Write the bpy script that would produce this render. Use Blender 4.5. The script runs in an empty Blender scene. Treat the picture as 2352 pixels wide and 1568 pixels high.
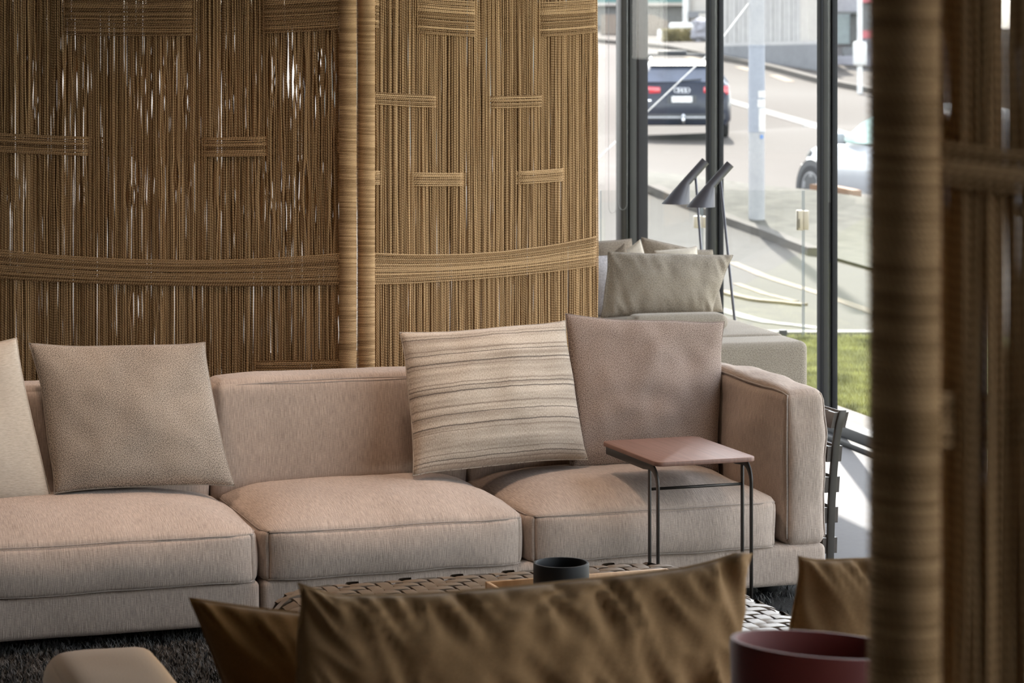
import bpy, bmesh, math, random
import numpy as np
from mathutils import Vector, Matrix, noise

# ------------------------------------------------------------------ camera, sky, sun, exposure
scene = bpy.context.scene
COL = scene.collection
F = 5760.0            # focal length in pixels of a 2352 px wide frame
HOR = 155.0           # horizon row (level camera with a shifted lens)
H = 1.70              # eye height
cam_d = bpy.data.cameras.new('camera')
cam = bpy.data.objects.new('camera', cam_d)
COL.objects.link(cam)
cam.location = (0, 0, H)
cam.rotation_euler = (math.pi / 2, 0, 0)
cam_d.sensor_width = 36.0
cam_d.lens = F * 36.0 / 2352.0
cam_d.shift_y = -(784.0 - HOR) / 2352.0
cam_d.clip_start = 0.05
cam_d.clip_end = 600
cam_d.dof.use_dof = True
cam_d.dof.focus_distance = 7.9
cam_d.dof.aperture_fstop = 7.0
scene.camera = cam

world = bpy.data.worlds.new('world')
scene.world = world
world.use_nodes = True
wn = world.node_tree
wn.nodes.clear()
sky = wn.nodes.new('ShaderNodeTexSky')
sky.sky_type = 'NISHITA'
sky.sun_disc = False
sky.sun_elevation = math.radians(42)
sky.sun_rotation = math.radians(5)
sky.air_density = 1.0
sky.dust_density = 0.8
wbg = wn.nodes.new('ShaderNodeBackground')
wbg.inputs['Strength'].default_value = 1.12
wo = wn.nodes.new('ShaderNodeOutputWorld')
whs = wn.nodes.new('ShaderNodeHueSaturation')      # hazy bright day: a washed-out sky
whs.inputs['Saturation'].default_value = 0.30
wn.links.new(sky.outputs[0], whs.inputs['Color'])
wn.links.new(whs.outputs[0], wbg.inputs[0])
wn.links.new(wbg.outputs[0], wo.inputs[0])

sun_d = bpy.data.lights.new('sun', 'SUN')
sun_d.energy = 17.0
sun_d.angle = math.radians(0.6)
sun_d.color = (1.0, 0.94, 0.86)
sun = bpy.data.objects.new('sun', sun_d)
COL.objects.link(sun)
sun.rotation_euler = Vector((-0.01, -0.75, -0.66)).to_track_quat('-Z', 'Y').to_euler()
sun.location = (0, 30, 40)

scene.view_settings.view_transform = 'Standard'
scene.view_settings.look = 'None'
scene.view_settings.gamma = 1.0
scene.view_settings.use_curve_mapping = False
scene.view_settings.exposure = 0.05

rnd = random.Random(7)

# ------------------------------------------------------------------ helpers: geometry
def P(x, y, d):
    """world point on the sight line of photo pixel (x, y) at depth d"""
    return Vector(((x - 1176.0) / F * d, d, H - (y - HOR) / F * d))

def yawaxes(deg):
    a = math.radians(deg)
    return Vector((math.cos(a), math.sin(a), 0)), Vector((-math.sin(a), math.cos(a), 0))

MW = {}     # world matrices of thing roots

def empty(name, loc, yaw=0.0):
    o = bpy.data.objects.new(name, None)
    o.empty_display_size = 0.1
    COL.objects.link(o)
    o.location = loc
    o.rotation_euler = (0, 0, math.radians(yaw))
    MW[o.name] = Matrix.Translation(Vector(loc)) @ Matrix.Rotation(math.radians(yaw), 4, 'Z')
    return o

def tag(o, label=None, cat=None, group=None, kind=None):
    if label: o['label'] = label
    if cat: o['category'] = cat
    if group: o['group'] = group
    if kind: o['kind'] = kind
    return o

def thing(name, label, cat, loc, yaw=0.0, group=None):
    return tag(empty(name, loc, yaw), label, cat, group)

def root_matrix(o):
    while o is not None:
        if o.name in MW:
            return MW[o.name]
        o = o.parent
    return Matrix.Identity(4)

class G:
    """collects world-space geometry that becomes ONE mesh object"""
    def __init__(self):
        self.v = []; self.f = []; self.uv = []; self.r = []
    def add(self, verts, faces, uvs=None, rv=0.5):
        o = len(self.v)
        self.v += [tuple(p) for p in verts]
        self.f += [tuple(i + o for i in f) for f in faces]
        if uvs is None:
            uvs = [(p[0], p[2]) for p in verts]
        self.uv += [tuple(q) for q in uvs]
        self.r += [rv] * len(verts)
        return self
    def box(self, c, size, ax=None, rv=0.5):
        """box centred on c; ax = (X, Y, Z) axes"""
        X, Y, Z = ax or (Vector((1, 0, 0)), Vector((0, 1, 0)), Vector((0, 0, 1)))
        c = Vector(c); hx, hy, hz = size[0] / 2, size[1] / 2, size[2] / 2
        vs, fs, us = [], [], []
        for (A, B, N, a, b, n, fl) in ((X, Y, Z, hx, hy, hz, 0), (X, Y, -Z, hx, hy, hz, 1), (X, Z, Y, hx, hz, hy, 1),
                                       (X, Z, -Y, hx, hz, hy, 0), (Y, Z, X, hy, hz, hx, 0), (Y, Z, -X, hy, hz, hx, 1)):
            o = len(vs)
            q = [(-1, -1), (1, -1), (1, 1), (-1, 1)]
            for (s, t) in q:
                vs.append(c + A * (s * a) + B * (t * b) + N * n); us.append((s * a, t * b))
            fs.append((o, o + 1, o + 2, o + 3) if not fl else (o + 3, o + 2, o + 1, o))
        return self.add(vs, fs, us, rv)
    def tube(self, path, r, sides=8, cap=True, closed=False, rv=0.5, radii=None):
        path = [Vector(p) for p in path]
        n = len(path)
        vs, us = [], []
        up = None
        L = 0.0
        for i, p in enumerate(path):
            if closed:
                t = (path[(i + 1) % n] - path[i - 1]).normalized()
            else:
                t = (path[min(i + 1, n - 1)] - path[max(i - 1, 0)]).normalized()
            if up is None:
                up = t.orthogonal().normalized()
            up = (up - t * up.dot(t))
            up = up.normalized() if up.length > 1e-6 else t.orthogonal().normalized()
            b = t.cross(up)
            if i: L += (p - path[i - 1]).length
            rr = radii[i] if radii else r
            for k in range(sides + 1):
                a = 2 * math.pi * k / sides
                vs.append(p + up * (rr * math.cos(a)) + b * (rr * math.sin(a)))
                us.append((k / sides, L))
        fs = []
        m = sides + 1
        rng = n if closed else n - 1
        for i in range(rng):
            j = (i + 1) % n
            for k in range(sides):
                fs.append((i * m + k, i * m + k + 1, j * m + k + 1, j * m + k))
        if cap and not closed:
            fs.append(tuple(range(sides - 1, -1, -1)))
            fs.append(tuple((n - 1) * m + k for k in range(sides)))
        return self.add(vs, fs, us, rv)
    def loft(self, rings, cap=True, closed=True, rv=0.5):
        n, m = len(rings), len(rings[0])
        vs = [p for r in rings for p in r]
        us = [(k / m, i / max(1, n - 1)) for i in range(n) for k in range(m)]
        fs = []
        for i in range(n - 1):
            for k in range(m if closed else m - 1):
                k2 = (k + 1) % m
                fs.append((i * m + k, i * m + k2, (i + 1) * m + k2, (i + 1) * m + k))
        if cap:
            fs.append(tuple(range(m - 1, -1, -1)))
            fs.append(tuple((n - 1) * m + k for k in range(m)))
        return self.add(vs, fs, us, rv)
    def lathe(self, c, prof, seg=32, axis=None, rv=0.5, caps=False):
        """prof: (radius, height) pairs around the vertical through c"""
        c = Vector(c)
        rings = []
        for (r, z) in prof:
            rings.append([c + Vector((r * math.cos(2 * math.pi * k / seg), r * math.sin(2 * math.pi * k / seg), z)) for k in range(seg)])
        return self.loft(rings, cap=caps, rv=rv)
    def grid(self, pts, uvs=None, rv=0.5, flip=False):
        n, m = len(pts), len(pts[0])
        vs = [p for r in pts for p in r]
        us = [q for r in uvs for q in r] if uvs else None
        fs = []
        for i in range(n - 1):
            for k in range(m - 1):
                f = (i * m + k, i * m + k + 1, (i + 1) * m + k + 1, (i + 1) * m + k)
                fs.append(f[::-1] if flip else f)
        return self.add(vs, fs, us, rv)
    def prism(self, poly, h, axis=Vector((0, 0, 1))):
        """polygon (world points) extruded by h along axis"""
        n = len(poly)
        a = [Vector(p) for p in poly]; b = [p + axis * h for p in a]
        fs = [tuple(range(n - 1, -1, -1)), tuple(range(n, 2 * n))]
        for k in range(n):
            k2 = (k + 1) % n
            fs.append((k, k2, n + k2, n + k))
        return self.add(a + b, fs)
    def build(self, name, mat, parent=None, smooth=False, merge=False, bevel=0.0, seg=2, fixn=True, auto=None):
        me = bpy.data.meshes.new(name)
        verts = self.v
        o = bpy.data.objects.new(name, me)
        if parent is None:
            xs = np.array(self.v)
            lo, hi = xs.min(0), xs.max(0)
            c = Vector(((lo[0] + hi[0]) / 2, (lo[1] + hi[1]) / 2, lo[2]))
            M = Matrix.Translation(c)
            o.location = c
        else:
            M = root_matrix(parent)
            o.parent = parent
        inv = M.inverted()
        arr = np.array(self.v, dtype=float)
        m4 = np.array(inv)
        arr = arr @ m4[:3, :3].T + m4[:3, 3]
        me.from_pydata(arr.tolist(), [], self.f)
        uvl = me.uv_layers.new(name='UVMap')
        idx = np.empty(len(me.loops), dtype=np.int32)
        me.loops.foreach_get('vertex_index', idx)
        uva = np.array(self.uv, dtype=np.float32)[idx]
        uvl.data.foreach_set('uv', uva.ravel())
        at = me.attributes.new('rnd', 'FLOAT', 'POINT')
        at.data.foreach_set('value', np.array(self.r, dtype=np.float32))
        if merge or fixn or bevel:
            bm = bmesh.new(); bm.from_mesh(me)
            if merge or bevel:
                bmesh.ops.remove_doubles(bm, verts=bm.verts, dist=1e-5)
            if fixn:
                bmesh.ops.recalc_face_normals(bm, faces=bm.faces)
            if bevel:
                es = [e for e in bm.edges if len(e.link_faces) == 2 and e.calc_face_angle(0) > 0.6]
                bmesh.ops.bevel(bm, geom=es, offset=bevel, segments=seg, affect='EDGES', profile=0.5)
            bm.to_mesh(me); bm.free()
        if smooth:
            me.polygons.foreach_set('use_smooth', [True] * len(me.polygons))
            if auto:
                me.set_sharp_from_angle(angle=math.radians(auto))
        elif bevel:
            me.polygons.foreach_set('use_smooth', [True] * len(me.polygons))
            me.set_sharp_from_angle(angle=math.radians(50))
        me.materials.append(mat)
        COL.objects.link(o)
        if parent is None:
            MW[o.name] = M
        return o

def gridpos(n, r, half):
    """1-D parameters over [-half, half], dense in the rounded ends"""
    k = 5
    a = [-half + r * (1 - math.cos(math.pi / 2 * i / k)) for i in range(k)]
    inner = [(-half + r) + (2 * half - 2 * r) * i / n for i in range(n + 1)]
    return a + inner + [-x for x in reversed(a)]

def cushion(size, r=0.03, crown=(0.0, 0.0, 0.0), n=(16, 12, 6), pinch=0.0, wrinkle=0.0, seed=0, top_only=True, sag=0.0):
    """soft upholstered box: returns (verts, faces, uvs) in local coords, centred; crown = bulge on x, y, z faces"""
    hx, hy, hz = size[0] / 2, size[1] / 2, size[2] / 2
    gx, gy, gz = gridpos(n[0], r, hx), gridpos(n[1], r, hy), gridpos(n[2], r, hz)
    def shape(x, y, z):
        q = Vector((max(-hx + r, min(hx - r, x)), max(-hy + r, min(hy - r, y)), max(-hz + r, min(hz - r, z))))
        d = Vector((x, y, z)) - q
        p = q + d.normalized() * r if d.length > 1e-9 else q
        u, v, w = x / hx, y / hy, z / hz
        if z > hz - r * 1.01 or top_only is False:
            pass
        kx = (1 - v * v) * (1 - w * w); ky = (1 - u * u) * (1 - w * w)
        kz = (1 - u ** 4) ** 0.75 * (1 - abs(v) ** 3) ** 0.75 if abs(u) < 1 and abs(v) < 1 else 0.0
        p.x += crown[0] * u * kx
        p.y += crown[1] * v * ky
        if w > 0:
            p.z += crown[2] * kz * w ** 2 - sag * (abs(u) ** 3) * w
        if pinch:
            e = (abs(u) ** 9) * (abs(v) ** 9)
            p.x -= math.copysign(pinch, u) * e; p.y -= math.copysign(pinch, v) * e
        if wrinkle:
            nz = noise.noise(Vector((x * 5 + seed * 3.1, y * 5, z * 5 + seed)))
            nz2 = noise.noise(Vector((x * 14 + seed, y * 9, z * 14)))
            nn = Vector((u ** 5, v ** 5, w ** 5))
            if nn.length > 1e-6:
                p += nn.normalized() * (wrinkle * (nz + 0.4 * nz2))
        return p
    g = G()
    for (A, B, fixed, ax, sgn) in ((gx, gy, hz, 'z', 1), (gx, gy, hz, 'z', -1), (gx, gz, hy, 'y', 1), (gx, gz, hy, 'y', -1),
                                   (gy, gz, hx, 'x', 1), (gy, gz, hx, 'x', -1)):
        pts, uvs = [], []
        for a in A:
            ra, rb = [], []
            for b in B:
                c = {'z': (a, b, sgn * fixed), 'y': (a, sgn * fixed, b), 'x': (sgn * fixed, a, b)}[ax]
                ra.append(shape(*c)); rb.append((a + seed * 1.37, b + sgn * 0.61 + seed * 0.7))
            pts.append(ra); uvs.append(rb)
        g.grid(pts, uvs)
    g.shape = shape; g.half = (hx, hy, hz); g.rad = r
    return g

def place(g, o, X, Y, Z=Vector((0, 0, 1))):
    """moves a local G into the world frame (o; X, Y, Z)"""
    o = Vector(o)
    g.v = [tuple(o + X * p[0] + Y * p[1] + Z * p[2]) for p in g.v]
    return g

def cushion_seam(cg, o, X, Y, Z=Vector((0, 0, 1)), w=1.0, r=0.0026, loops=None):
    """piping that follows the edge of a cushion() at height w (+1 top edge, -1 bottom edge)"""
    hx, hy, hz = cg.half; rr = cg.rad
    o = Vector(o)
    pts = []
    k = rr * 0.30
    zz = w * (hz - k)
    per = []
    nn = 14
    for i in range(nn): per.append((-hx + rr + (2 * hx - 2 * rr) * i / nn, -hy + k))
    for i in range(nn): per.append((hx - k, -hy + rr + (2 * hy - 2 * rr) * i / nn))
    for i in range(nn): per.append((hx - rr - (2 * hx - 2 * rr) * i / nn, hy - k))
    for i in range(nn): per.append((-hx + k, hy - rr - (2 * hy - 2 * rr) * i / nn))
    for (x, y) in per:
        p = cg.shape(x, y, zz)
        pts.append(o + X * p.x + Y * p.y + Z * p.z)
    return G().tube(pts, r, sides=6, closed=True)

def pillow_pts(c, thick, n=34, k=0.07, wr=0.006, seed=0, power=0.42, folds=0.0, sag=0.0, kp=4.0, top=None, bot=None):
    """soft square pillow between the corners c = (bl, br, tr, tl)"""
    bl, br, tr, tl = [Vector(p) for p in c]
    W = ((br - bl).length + (tr - tl).length) / 2; Hh = ((tl - bl).length + (tr - br).length) / 2
    nrm = ((br - bl) + (tr - tl)).cross((tl - bl) + (tr - br)).normalized()
    upv = ((tl - bl) + (tr - br)).normalized()
    def par(i):
        s = -1 + 2 * i / n
        return math.sin(s * math.pi / 2) * 0.55 + s * 0.45
    def base(u, v):
        uu = u * (1 - k * (1 - abs(v) ** kp) * (0.8 + 0.4 * noise.noise(Vector((v * 1.3, seed, u))))); vv = v * (1 - k * (1 - abs(u) ** kp) * (0.8 + 0.4 * noise.noise(Vector((u * 1.3, seed + 4, v)))))
        a, b = (uu + 1) / 2, (vv + 1) / 2
        p = bl * (1 - a) * (1 - b) + br * a * (1 - b) + tr * a * b + tl * (1 - a) * b
        if top:
            p += upv * (float(np.interp(u, [q[0] for q in top], [q[1] for q in top])) * b * b)
        if bot:
            p += upv * (float(np.interp(u, [q[0] for q in bot], [q[1] for q in bot])) * (1 - b) ** 2)
        return p
    g = G()
    for sgn in (1, -1):
        pts, uvs = [], []
        for i in range(n + 1):
            ra, rb = [], []
            v = par(i)
            for j in range(n + 1):
                u = par(j)
                p = base(u, v)
                e = max(0.0, (1 - u * u) * (1 - v * v))
                h = thick / 2 * e ** power
                h *= (1 - sag * max(0, v) ** 2) * (1 - 0.16 * v)
                if e > 0:
                    q = Vector((u * W * 4 + seed * 5.3, v * Hh * 4, seed))
                    h += wr * e ** 0.3 * (noise.noise(q) + 0.5 * noise.noise(q * 2.3))
                    if folds:
                        # creases running in from the top and bottom seams
                        fd = noise.noise(Vector((u * W * 11 + v * 1.6 + seed, v * 1.0, seed * 2.0)))
                        fd = (0.6 - abs(fd) * 2.6) * (1 + 1.2 * max(0.0, (u - 0.55) / 0.45))
                        h += folds * fd * (abs(v) ** 1.5 * 0.9 + abs(u) ** 4 * 0.4 + 0.12) * e ** 0.35
                ra.append(p + nrm * (h * sgn)); rb.append(((u + 1) / 2 * W + seed, (v + 1) / 2 * Hh + (0 if sgn > 0 else 3)))
            pts.append(ra); uvs.append(rb)
        g.grid(pts, uvs)
    edge = [base(-1 + 2 * i / 24, -1) for i in range(24)] + [base(1, -1 + 2 * i / 24) for i in range(24)] + \
           [base(1 - 2 * i / 24, 1) for i in range(24)] + [base(-1, 1 - 2 * i / 24) for i in range(24)]
    g.edge = edge
    return g

def pillow(name, label, corners, thick, mat, group=None, piping=0.0022, cat='pillow', **kw):
    g = pillow_pts(corners, thick, **kw)
    c = sum((Vector(p) for p in corners), Vector()) / 4
    z = min(p[2] for p in g.v)
    root = thing(name, label, cat, (c.x, c.y, z), 0, group)
    g.build('cover', mat, root, smooth=True, merge=True)
    G().tube(g.edge, piping, sides=6, closed=True).build('seam', mat, root, smooth=True)
    return root

# ------------------------------------------------------------------ helpers: materials
MATS = {}
def newmat(name):
    m = bpy.data.materials.new(name)
    m.use_nodes = True
    nt = m.node_tree
    b = nt.nodes['Principled BSDF']
    return m, nt, b

def N(nt, t, **kw):
    n = nt.nodes.new(t)
    for k, v in kw.items():
        setattr(n, k, v)
    return n

def coords(nt, kind='UV', scale=(1, 1, 1), rot=(0, 0, 0)):
    tc = N(nt, 'ShaderNodeTexCoord'); mp = N(nt, 'ShaderNodeMapping')
    mp.inputs['Scale'].default_value = scale
    mp.inputs['Rotation'].default_value = rot
    nt.links.new(tc.outputs[kind], mp.inputs['Vector'])
    return mp.outputs['Vector']

def noise_tex(nt, vec, scale=1.0, detail=2.0, rough=0.5):
    n = N(nt, 'ShaderNodeTexNoise')
    n.inputs['Scale'].default_value = scale; n.inputs['Detail'].default_value = detail; n.inputs['Roughness'].default_value = rough
    nt.links.new(vec, n.inputs['Vector'])
    return n.outputs['Fac']

def ramp(nt, fac, stops, interp='LINEAR'):
    r = N(nt, 'ShaderNodeValToRGB')
    r.color_ramp.interpolation = interp
    el = r.color_ramp.elements
    while len(el) < len(stops): el.new(0.5)
    for e, (p, c) in zip(el, stops):
        e.position = p; e.color = (*c, 1) if len(c) == 3 else c
    nt.links.new(fac, r.inputs['Fac'])
    return r.outputs['Color']

def math_n(nt, op, a, b=None, c=None):
    n = N(nt, 'ShaderNodeMath', operation=op)
    for i, x in enumerate((a, b, c)):
        if x is None: continue
        if isinstance(x, (int, float)): n.inputs[i].default_value = x
        else: nt.links.new(x, n.inputs[i])
    return n.outputs[0]

def mixc(nt, fac, a, b, mode='MIX'):
    n = N(nt, 'ShaderNodeMix', data_type='RGBA', blend_type=mode)
    for sock, x in ((n.inputs[0], fac), (n.inputs[6], a), (n.inputs[7], b)):
        if isinstance(x, (int, float)): sock.default_value = x
        elif isinstance(x, tuple): sock.default_value = (*x, 1) if len(x) == 3 else x
        else: nt.links.new(x, sock)
    return n.outputs[2]

def bump(nt, b, hgt, strength=0.3, dist=0.002):
    n = N(nt, 'ShaderNodeBump')
    n.inputs['Strength'].default_value = strength; n.inputs['Distance'].default_value = dist
    nt.links.new(hgt, n.inputs['Height'])
    nt.links.new(n.outputs[0], b.inputs['Normal'])

def plain(name, col, rough=0.6, metal=0.0, spec=0.5, var=0.08, scale=8.0, kind='Object', coat=0.0):
    """one colour with a faint procedural mottling"""
    m, nt, b = newmat(name)
    f = noise_tex(nt, coords(nt, kind), scale, 3)
    lo = tuple(max(0, c * (1 - var)) for c in col); hi = tuple(min(1, c * (1 + var)) for c in col)
    nt.links.new(ramp(nt, f, [(0.3, lo), (0.7, hi)]), b.inputs['Base Color'])
    b.inputs['Roughness'].default_value = rough; b.inputs['Metallic'].default_value = metal
    b.inputs['Specular IOR Level'].default_value = spec
    if coat: b.inputs['Coat Weight'].default_value = coat
    return m

def linen(name, c1, c2, su=150, sv=11, bs=0.5, kind='UV', sheen=0.12):
    """slubbed linen: long vertical yarns with finer cross yarns"""
    m, nt, b = newmat(name)
    a = noise_tex(nt, coords(nt, kind, (su, sv, su)), 1.0, 2, 0.55)
    c = noise_tex(nt, coords(nt, kind, (70, 620, 70)), 1.0, 2, 0.55)
    d = noise_tex(nt, coords(nt, kind, (5, 2.5, 5)), 1.0, 2, 0.5)
    f = math_n(nt, 'ADD', math_n(nt, 'MULTIPLY', a, 0.62), math_n(nt, 'MULTIPLY', c, 0.38))
    f2 = math_n(nt, 'ADD', math_n(nt, 'MULTIPLY', f, 0.8), math_n(nt, 'MULTIPLY', d, 0.2))
    nt.links.new(ramp(nt, f2, [(0.34, c2), (0.62, c1)]), b.inputs['Base Color'])
    b.inputs['Roughness'].default_value = 0.95; b.inputs['Specular IOR Level'].default_value = 0.1
    b.inputs['Sheen Weight'].default_value = sheen; b.inputs['Sheen Roughness'].default_value = 0.6
    bump(nt, b, f, bs, 0.004)
    return m

def tweed(name, c1, c2, scale=260, lo=0.42, hi=0.6, bs=0.4, kind='UV', big=0.12, asp=1.0, sheen=0.08):
    m, nt, b = newmat(name)
    a = noise_tex(nt, coords(nt, kind, (scale, scale * asp, scale)), 1.0, 1.5, 0.6)
    d = noise_tex(nt, coords(nt, kind, (6, 6, 6)), 1.0, 2, 0.5)
    f = math_n(nt, 'ADD', math_n(nt, 'MULTIPLY', a, 1 - big), math_n(nt, 'MULTIPLY', d, big))
    nt.links.new(ramp(nt, f, [(lo, c2), (hi, c1)]), b.inputs['Base Color'])
    b.inputs['Roughness'].default_value = 0.95; b.inputs['Specular IOR Level'].default_value = 0.1
    b.inputs['Sheen Weight'].default_value = sheen
    bump(nt, b, a, bs, 0.003)
    return m

def rope_mat(name, c1, c2, freq=0.62, dia=0.006, fu=1.0):
    """twisted jute cord: diagonal ply lines on the tube UVs"""
    m, nt, b = newmat(name)
    uv = N(nt, 'ShaderNodeUVMap'); uv.uv_map = 'UVMap'
    sp = N(nt, 'ShaderNodeSeparateXYZ'); nt.links.new(uv.outputs[0], sp.inputs[0])
    ph = math_n(nt, 'ADD', math_n(nt, 'MULTIPLY', sp.outputs[0], fu), math_n(nt, 'MULTIPLY', sp.outputs[1], freq / dia))
    at0 = N(nt, 'ShaderNodeAttribute'); at0.attribute_name = 'rnd'
    ph = math_n(nt, 'ADD', ph, math_n(nt, 'MULTIPLY', at0.outputs['Fac'], 7.0))
    w = math_n(nt, 'MULTIPLY_ADD', math_n(nt, 'SINE', math_n(nt, 'MULTIPLY', ph, 6.28318)), 0.5, 0.5)
    at = N(nt, 'ShaderNodeAttribute'); at.attribute_name = 'rnd'
    fz = noise_tex(nt, coords(nt, 'UV', (14, 500, 1)), 1.0, 2)
    f = math_n(nt, 'ADD', math_n(nt, 'MULTIPLY', w, 0.34), math_n(nt, 'ADD', math_n(nt, 'MULTIPLY', at.outputs['Fac'], 0.35), math_n(nt, 'MULTIPLY', fz, 0.3)))
    nt.links.new(ramp(nt, f, [(0.22, c2), (0.85, c1)]), b.inputs['Base Color'])
    b.inputs['Roughness'].default_value = 0.9; b.inputs['Specular IOR Level'].default_value = 0.15
    bump(nt, b, w, 0.45, 0.0015)
    return m

def wood(name, c1, c2, su=6, sv=90, rough=0.35):
    m, nt, b = newmat(name)
    f = noise_tex(nt, coords(nt, 'UV', (su, sv, 1)), 1.0, 4, 0.6)
    nt.links.new(ramp(nt, f, [(0.3, c2), (0.7, c1)]), b.inputs['Base Color'])
    b.inputs['Roughness'].default_value = rough
    bump(nt, b, f, 0.05, 0.001)
    return m

def glass_mat(name, tint=(0.96, 0.98, 0.98), refl=0.04, rough=0.0):
    m = bpy.data.materials.new(name); m.use_nodes = True
    nt = m.node_tree; nt.nodes.clear()
    tr = N(nt, 'ShaderNodeBsdfTransparent'); tr.inputs[0].default_value = (*tint, 1)
    gl = N(nt, 'ShaderNodeBsdfGlossy'); gl.inputs['Roughness'].default_value = rough
    mx = N(nt, 'ShaderNodeMixShader'); out = N(nt, 'ShaderNodeOutputMaterial')
    mx.inputs[0].default_value = refl
    nt.links.new(tr.outputs[0], mx.inputs[1]); nt.links.new(gl.outputs[0], mx.inputs[2])
    nt.links.new(mx.outputs[0], out.inputs[0])
    return m

def ground_mat(name, c1, c2, scale=3.0, fine=60.0, rough=0.9, bs=0.2, mixf=0.5, spec=0.2):
    m, nt, b = newmat(name)
    a = noise_tex(nt, coords(nt, 'Object'), scale, 4, 0.6)
    c = noise_tex(nt, coords(nt, 'Object'), fine, 2, 0.6)
    f = math_n(nt, 'ADD', math_n(nt, 'MULTIPLY', a, 1 - mixf), math_n(nt, 'MULTIPLY', c, mixf))
    nt.links.new(ramp(nt, f, [(0.35, c2), (0.65, c1)]), b.inputs['Base Color'])
    b.inputs['Roughness'].default_value = rough; b.inputs['Specular IOR Level'].default_value = spec
    bump(nt, b, c, bs, 0.01)
    return m

# ------------------------------------------------------------------ materials
M = {}
M['sofa'] = linen('sofa_linen', (0.54, 0.435, 0.365), (0.30, 0.24, 0.20), 360, 26, 0.5)
M['piping'] = plain('sofa_piping', (0.36, 0.30, 0.26), 0.95, var=0.15, scale=200)
M['tweed'] = tweed('tweed_pillow', (0.50, 0.42, 0.345), (0.10, 0.082, 0.068), 400, 0.40, 0.60, 0.12)
M['cream'] = linen('cream_pillow', (0.54, 0.47, 0.39), (0.40, 0.34, 0.275), 60, 220, 0.3)
M['boucle'] = tweed('boucle_pillow', (0.40, 0.31, 0.26), (0.15, 0.108, 0.088), 330, 0.38, 0.60, 0.4)
M['tweed_far'] = tweed('grey_upholstery', (0.43, 0.37, 0.30), (0.20, 0.165, 0.13), 260, 0.36, 0.62, 0.4)
M['lavender'] = tweed('grey_lilac_cushion', (0.50, 0.46, 0.46), (0.36, 0.33, 0.33), 120, 0.36, 0.62, 0.2)
M['ivory'] = linen('ivory_pillow', (0.72, 0.64, 0.54), (0.60, 0.52, 0.43), 90, 90, 0.2)
M['taupe'] = tweed('taupe_pillow', (0.33, 0.27, 0.21), (0.22, 0.175, 0.135), 160, 0.36, 0.62, 0.3)
M['olive'] = tweed('olive_canvas', (0.27, 0.165, 0.082), (0.21, 0.125, 0.06), 300, 0.3, 0.7, 0.15)
M['brown'] = tweed('brown_canvas', (0.20, 0.10, 0.032), (0.14, 0.07, 0.022), 300, 0.3, 0.7, 0.15)
M['tan'] = tweed('tan_canvas', (0.33, 0.205, 0.112), (0.27, 0.165, 0.088), 260, 0.3, 0.7, 0.15)
M['rope'] = rope_mat('jute_rope', (0.74, 0.49, 0.262), (0.155, 0.08, 0.031))
M['rope_post'] = rope_mat('jute_rope_winding', (0.74, 0.49, 0.265), (0.24, 0.135, 0.058), freq=0.0, fu=34.0)
M['steel'] = plain('dark_bronze_steel', (0.045, 0.040, 0.036), 0.42, 0.6, var=0.1)
M['black'] = plain('black_metal', (0.02, 0.02, 0.02), 0.45, 0.4)
M['strap'] = plain('brown_saddle_leather', (0.060, 0.045, 0.036), 0.5, var=0.2, scale=30)
M['walnut'] = wood('walnut_veneer', (0.25, 0.132, 0.098), (0.17, 0.088, 0.064), 90, 4, 0.5)
M['oak'] = wood('oak_tray', (0.50, 0.33, 0.18), (0.40, 0.25, 0.13), 60, 4, 0.45)
M['leather'] = plain('taupe_woven_leather', (0.135, 0.098, 0.066), 0.38, var=0.14, scale=25)
M['leather_dark'] = plain('dark_leather_core', (0.03, 0.022, 0.016), 0.7)
M['ceramic'] = plain('matt_black_ceramic', (0.0045, 0.0047, 0.0055), 0.55, spec=0.22)
M['redlac'] = plain('dark_red_lacquer', (0.115, 0.012, 0.010), 0.6, var=0.1)
M['lamp'] = plain('lamp_grey_blue', (0.10, 0.097, 0.115), 0.42, 0.1, var=0.04)
M['lampwhite'] = plain('lamp_inner_white', (0.8, 0.78, 0.74), 0.5)
M['alu'] = plain('window_dark_aluminium', (0.017, 0.017, 0.020), 0.6, 0.0, 0.2, var=0.05)
M['alu_lite'] = plain('window_grey_aluminium', (0.048, 0.047, 0.045), 0.6, 0.0, 0.2, var=0.05)
M['alu_brown'] = plain('window_brown_aluminium', (0.026, 0.022, 0.018), 0.6, 0.0, 0.2, var=0.05)
M['gasket'] = plain('rubber_gasket', (0.006, 0.006, 0.006), 0.8)
M['glass'] = glass_mat('window_glass', (0.98, 0.99, 0.985), 0.02)
M['fence_glass'] = glass_mat('balustrade_glass', (0.98, 0.99, 0.985), 0.06, 0.02)
M['blind'] = plain('roller_blind_fabric', (0.50, 0.56, 0.57), 0.9, var=0.02)
M['ceil'] = plain('ceiling_paint', (0.34, 0.32, 0.295), 0.9, var=0.02)
M['wall'] = plain('wall_plaster', (0.27, 0.25, 0.225), 0.9, var=0.03)
M['chain'] = plain('bead_chain', (0.16, 0.16, 0.15), 0.5, 0.0)
M['concrete_floor'] = ground_mat('polished_concrete', (0.125, 0.122, 0.128), (0.105, 0.102, 0.107), 1.4, 40, 0.7, 0.02, 0.3, 0.08)
M['rug'] = ground_mat('charcoal_rug', (0.035, 0.034, 0.033), (0.010, 0.010, 0.010), 9, 130, 0.95, 0.6)
M['pile'] = plain('charcoal_wool_pile', (0.075, 0.072, 0.068), 0.95, var=0.7, scale=14)

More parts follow.
